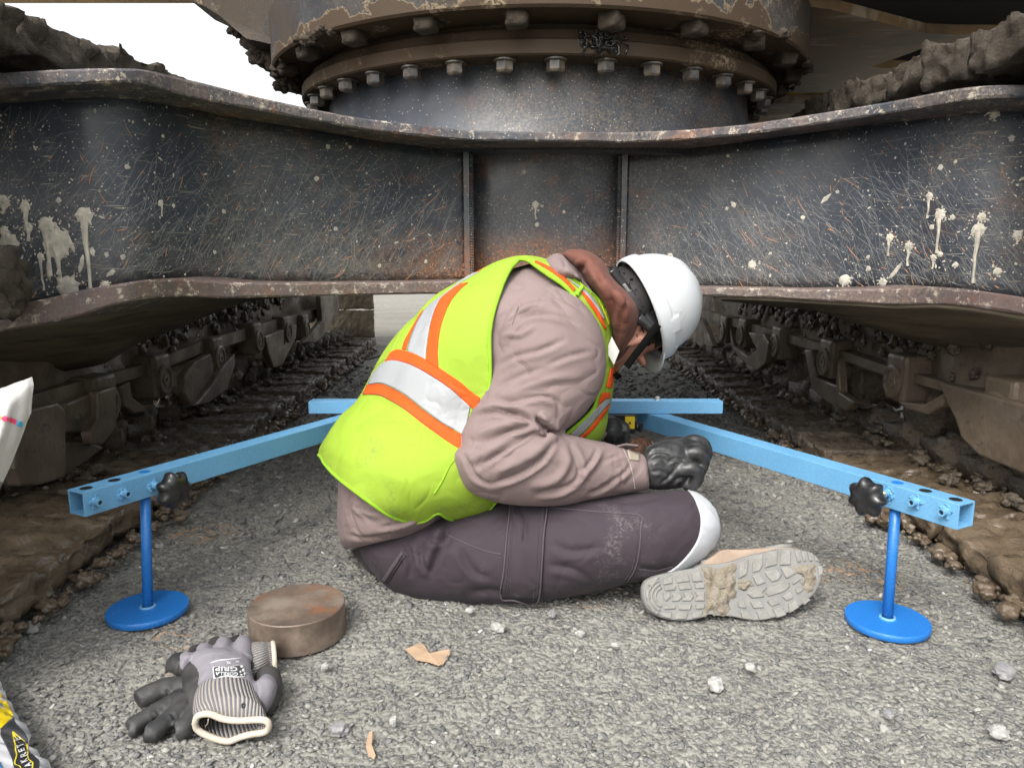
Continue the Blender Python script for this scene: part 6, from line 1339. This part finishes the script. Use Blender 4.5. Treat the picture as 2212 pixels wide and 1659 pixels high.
for P in ([(195, 1100), (210, 1220), (228, 1300), (238, 1400), (250, 1470), (225, 1600), (300, 1640), (320, 1700)], [(195, 1100), (270, 1165), (340, 1220), (400, 1290), (425, 1400), (420, 1480), (440, 1540), (495, 1580), (500, 1640), (490, 1720)], [(195, 1105), (225, 1160), (240, 1200)]):
    q = sk(P); patch('gold_outline', bs, [(u - 1.6, w) for u, w in q], [(u + 1.6, w) for u, w in q], 60, 4, .0016, .0003, 'print_gold', SKT, .8)
ta = math.atan2(1215 - 1650, 262 - 440)
for ch, x, y, w, h in [('E', 262, 1222, 40, 105), ('T', 300, 1325, 52, 120), ('E', 322, 1395, 46, 100), ('R', 352, 1470, 62, 115), ('K', 362, 1560, 50, 105), ('A', 425, 1625, 62, 115)]:
    flat_text('sack_letter', ch, bs, sk([(x, y)])[0], w * .1399, h * .1399, ta, 'print_white', SKT, .0018, .8)
flat_text('sack_letter', 'I', bs, sk([(12, 690)])[0], 20 * .1399, 60 * .1399, -.5, 'print_blue', SKT, .0016, .8)

# ---------------------------------------------------------------- white plastic bag, left edge
def bg_(P): return [(p[0] * .215, 795.8 + p[1] * .215) for p in P]
BG = thing('plastic_bag', 'standing white bag with a row of pink and blue dots, cut by the left edge', 'bag', tuple(atz(-300, 1560, 0)))
O_ = bg_([(-500, 300), (-200, 240), (0, 205), (110, 165), (210, 115), (245, 120), (290, 108), (330, 80), (342, 180), (330, 250), (320, 310), (318, 440), (262, 560), (240, 640), (200, 740), (150, 870), (100, 990), (60, 1080), (30, 1140), (0, 1210), (-120, 1500)]) + [(-120, 1350), (-200, 1530), (-330, 1552), (-480, 1545), (-620, 1500), (-640, 1200), (-560, 900), (-300, 830)]
P = resample(np.array(O_ + [O_[0]]), 121)[:-1]; c = np.array([-260., 1150.]); v = []; R_ = 26
def bagp(q, sgn, t):
    th = .075 * (1 - t ** 3) ** .7; p = at(q[0], q[1], .93 - .03 * (q[1] - 800) / 750); w = .005 * vn([[q[0] * .06 + q[1] * .02, q[1] * .012, sgn]])[0] + .004 * math.sin((q[0] + q[1] * .3) * .14) * t; d = (p - CAM) / np.linalg.norm(p - CAM); p = p - d * sgn * (th + w * min(1, 6 * (1 - t))); p[2] = max(p[2], .002); return p
for sgn in (1, -1):
    for k in range(R_ + 1):
        t = k / R_; t = t ** .7
        for q in P: v.append(bagp(c + (q - c) * t, sgn, t))
n = len(P); L = (R_ + 1) * n
f = [(k * n + i, k * n + (i + 1) % n, (k + 1) * n + (i + 1) % n, (k + 1) * n + i) for k in range(R_) for i in range(n)] + [(L + k * n + i, L + (k + 1) * n + i, L + (k + 1) * n + (i + 1) % n, L + k * n + (i + 1) % n) for k in range(R_) for i in range(n)]
f += [(R_ * n + i, R_ * n + (i + 1) % n, L + R_ * n + (i + 1) % n, L + R_ * n + i) for i in range(n)]
ob = mk('bag_body', v, f, MT['bag_white'], BG, True); bbg = bvh_of(ob)
for (x, y, w, h, mt) in [(-8, 492, 26, 28, 'print_yellow'), (52, 505, 27, 29, 'print_pink'), (103, 518, 20, 29, 'print_pink'), (137, 530, 17, 29, 'print_pink'), (160, 540, 9, 28, 'print_pink'), (180, 550, 14, 30, 'print_cyan'), (206, 560, 15, 30, 'print_cyan'), (-60, 480, 27, 28, 'print_gold')]:
    Q = [hit(bbg, *bg_([(x + w * math.cos(a), y + h * math.sin(a))])[0], .85) for a in np.linspace(0, 6.283, 17)[:-1]]; m = MB(); m.add([p + nn * .0012 for p, nn in Q], [tuple(range(16))]); m.build('printed_dot', MT[mt], BG)
q = bg_([(0, 1160), (22, 1160), (0, 1215)]); patch('grey_print', bbg, bg_([(25, 1140), (-80, 1125)]), bg_([(0, 1200), (-120, 1300)]), 8, 6, .001, .0004, 'boot_rubber_dark', BG, .85)
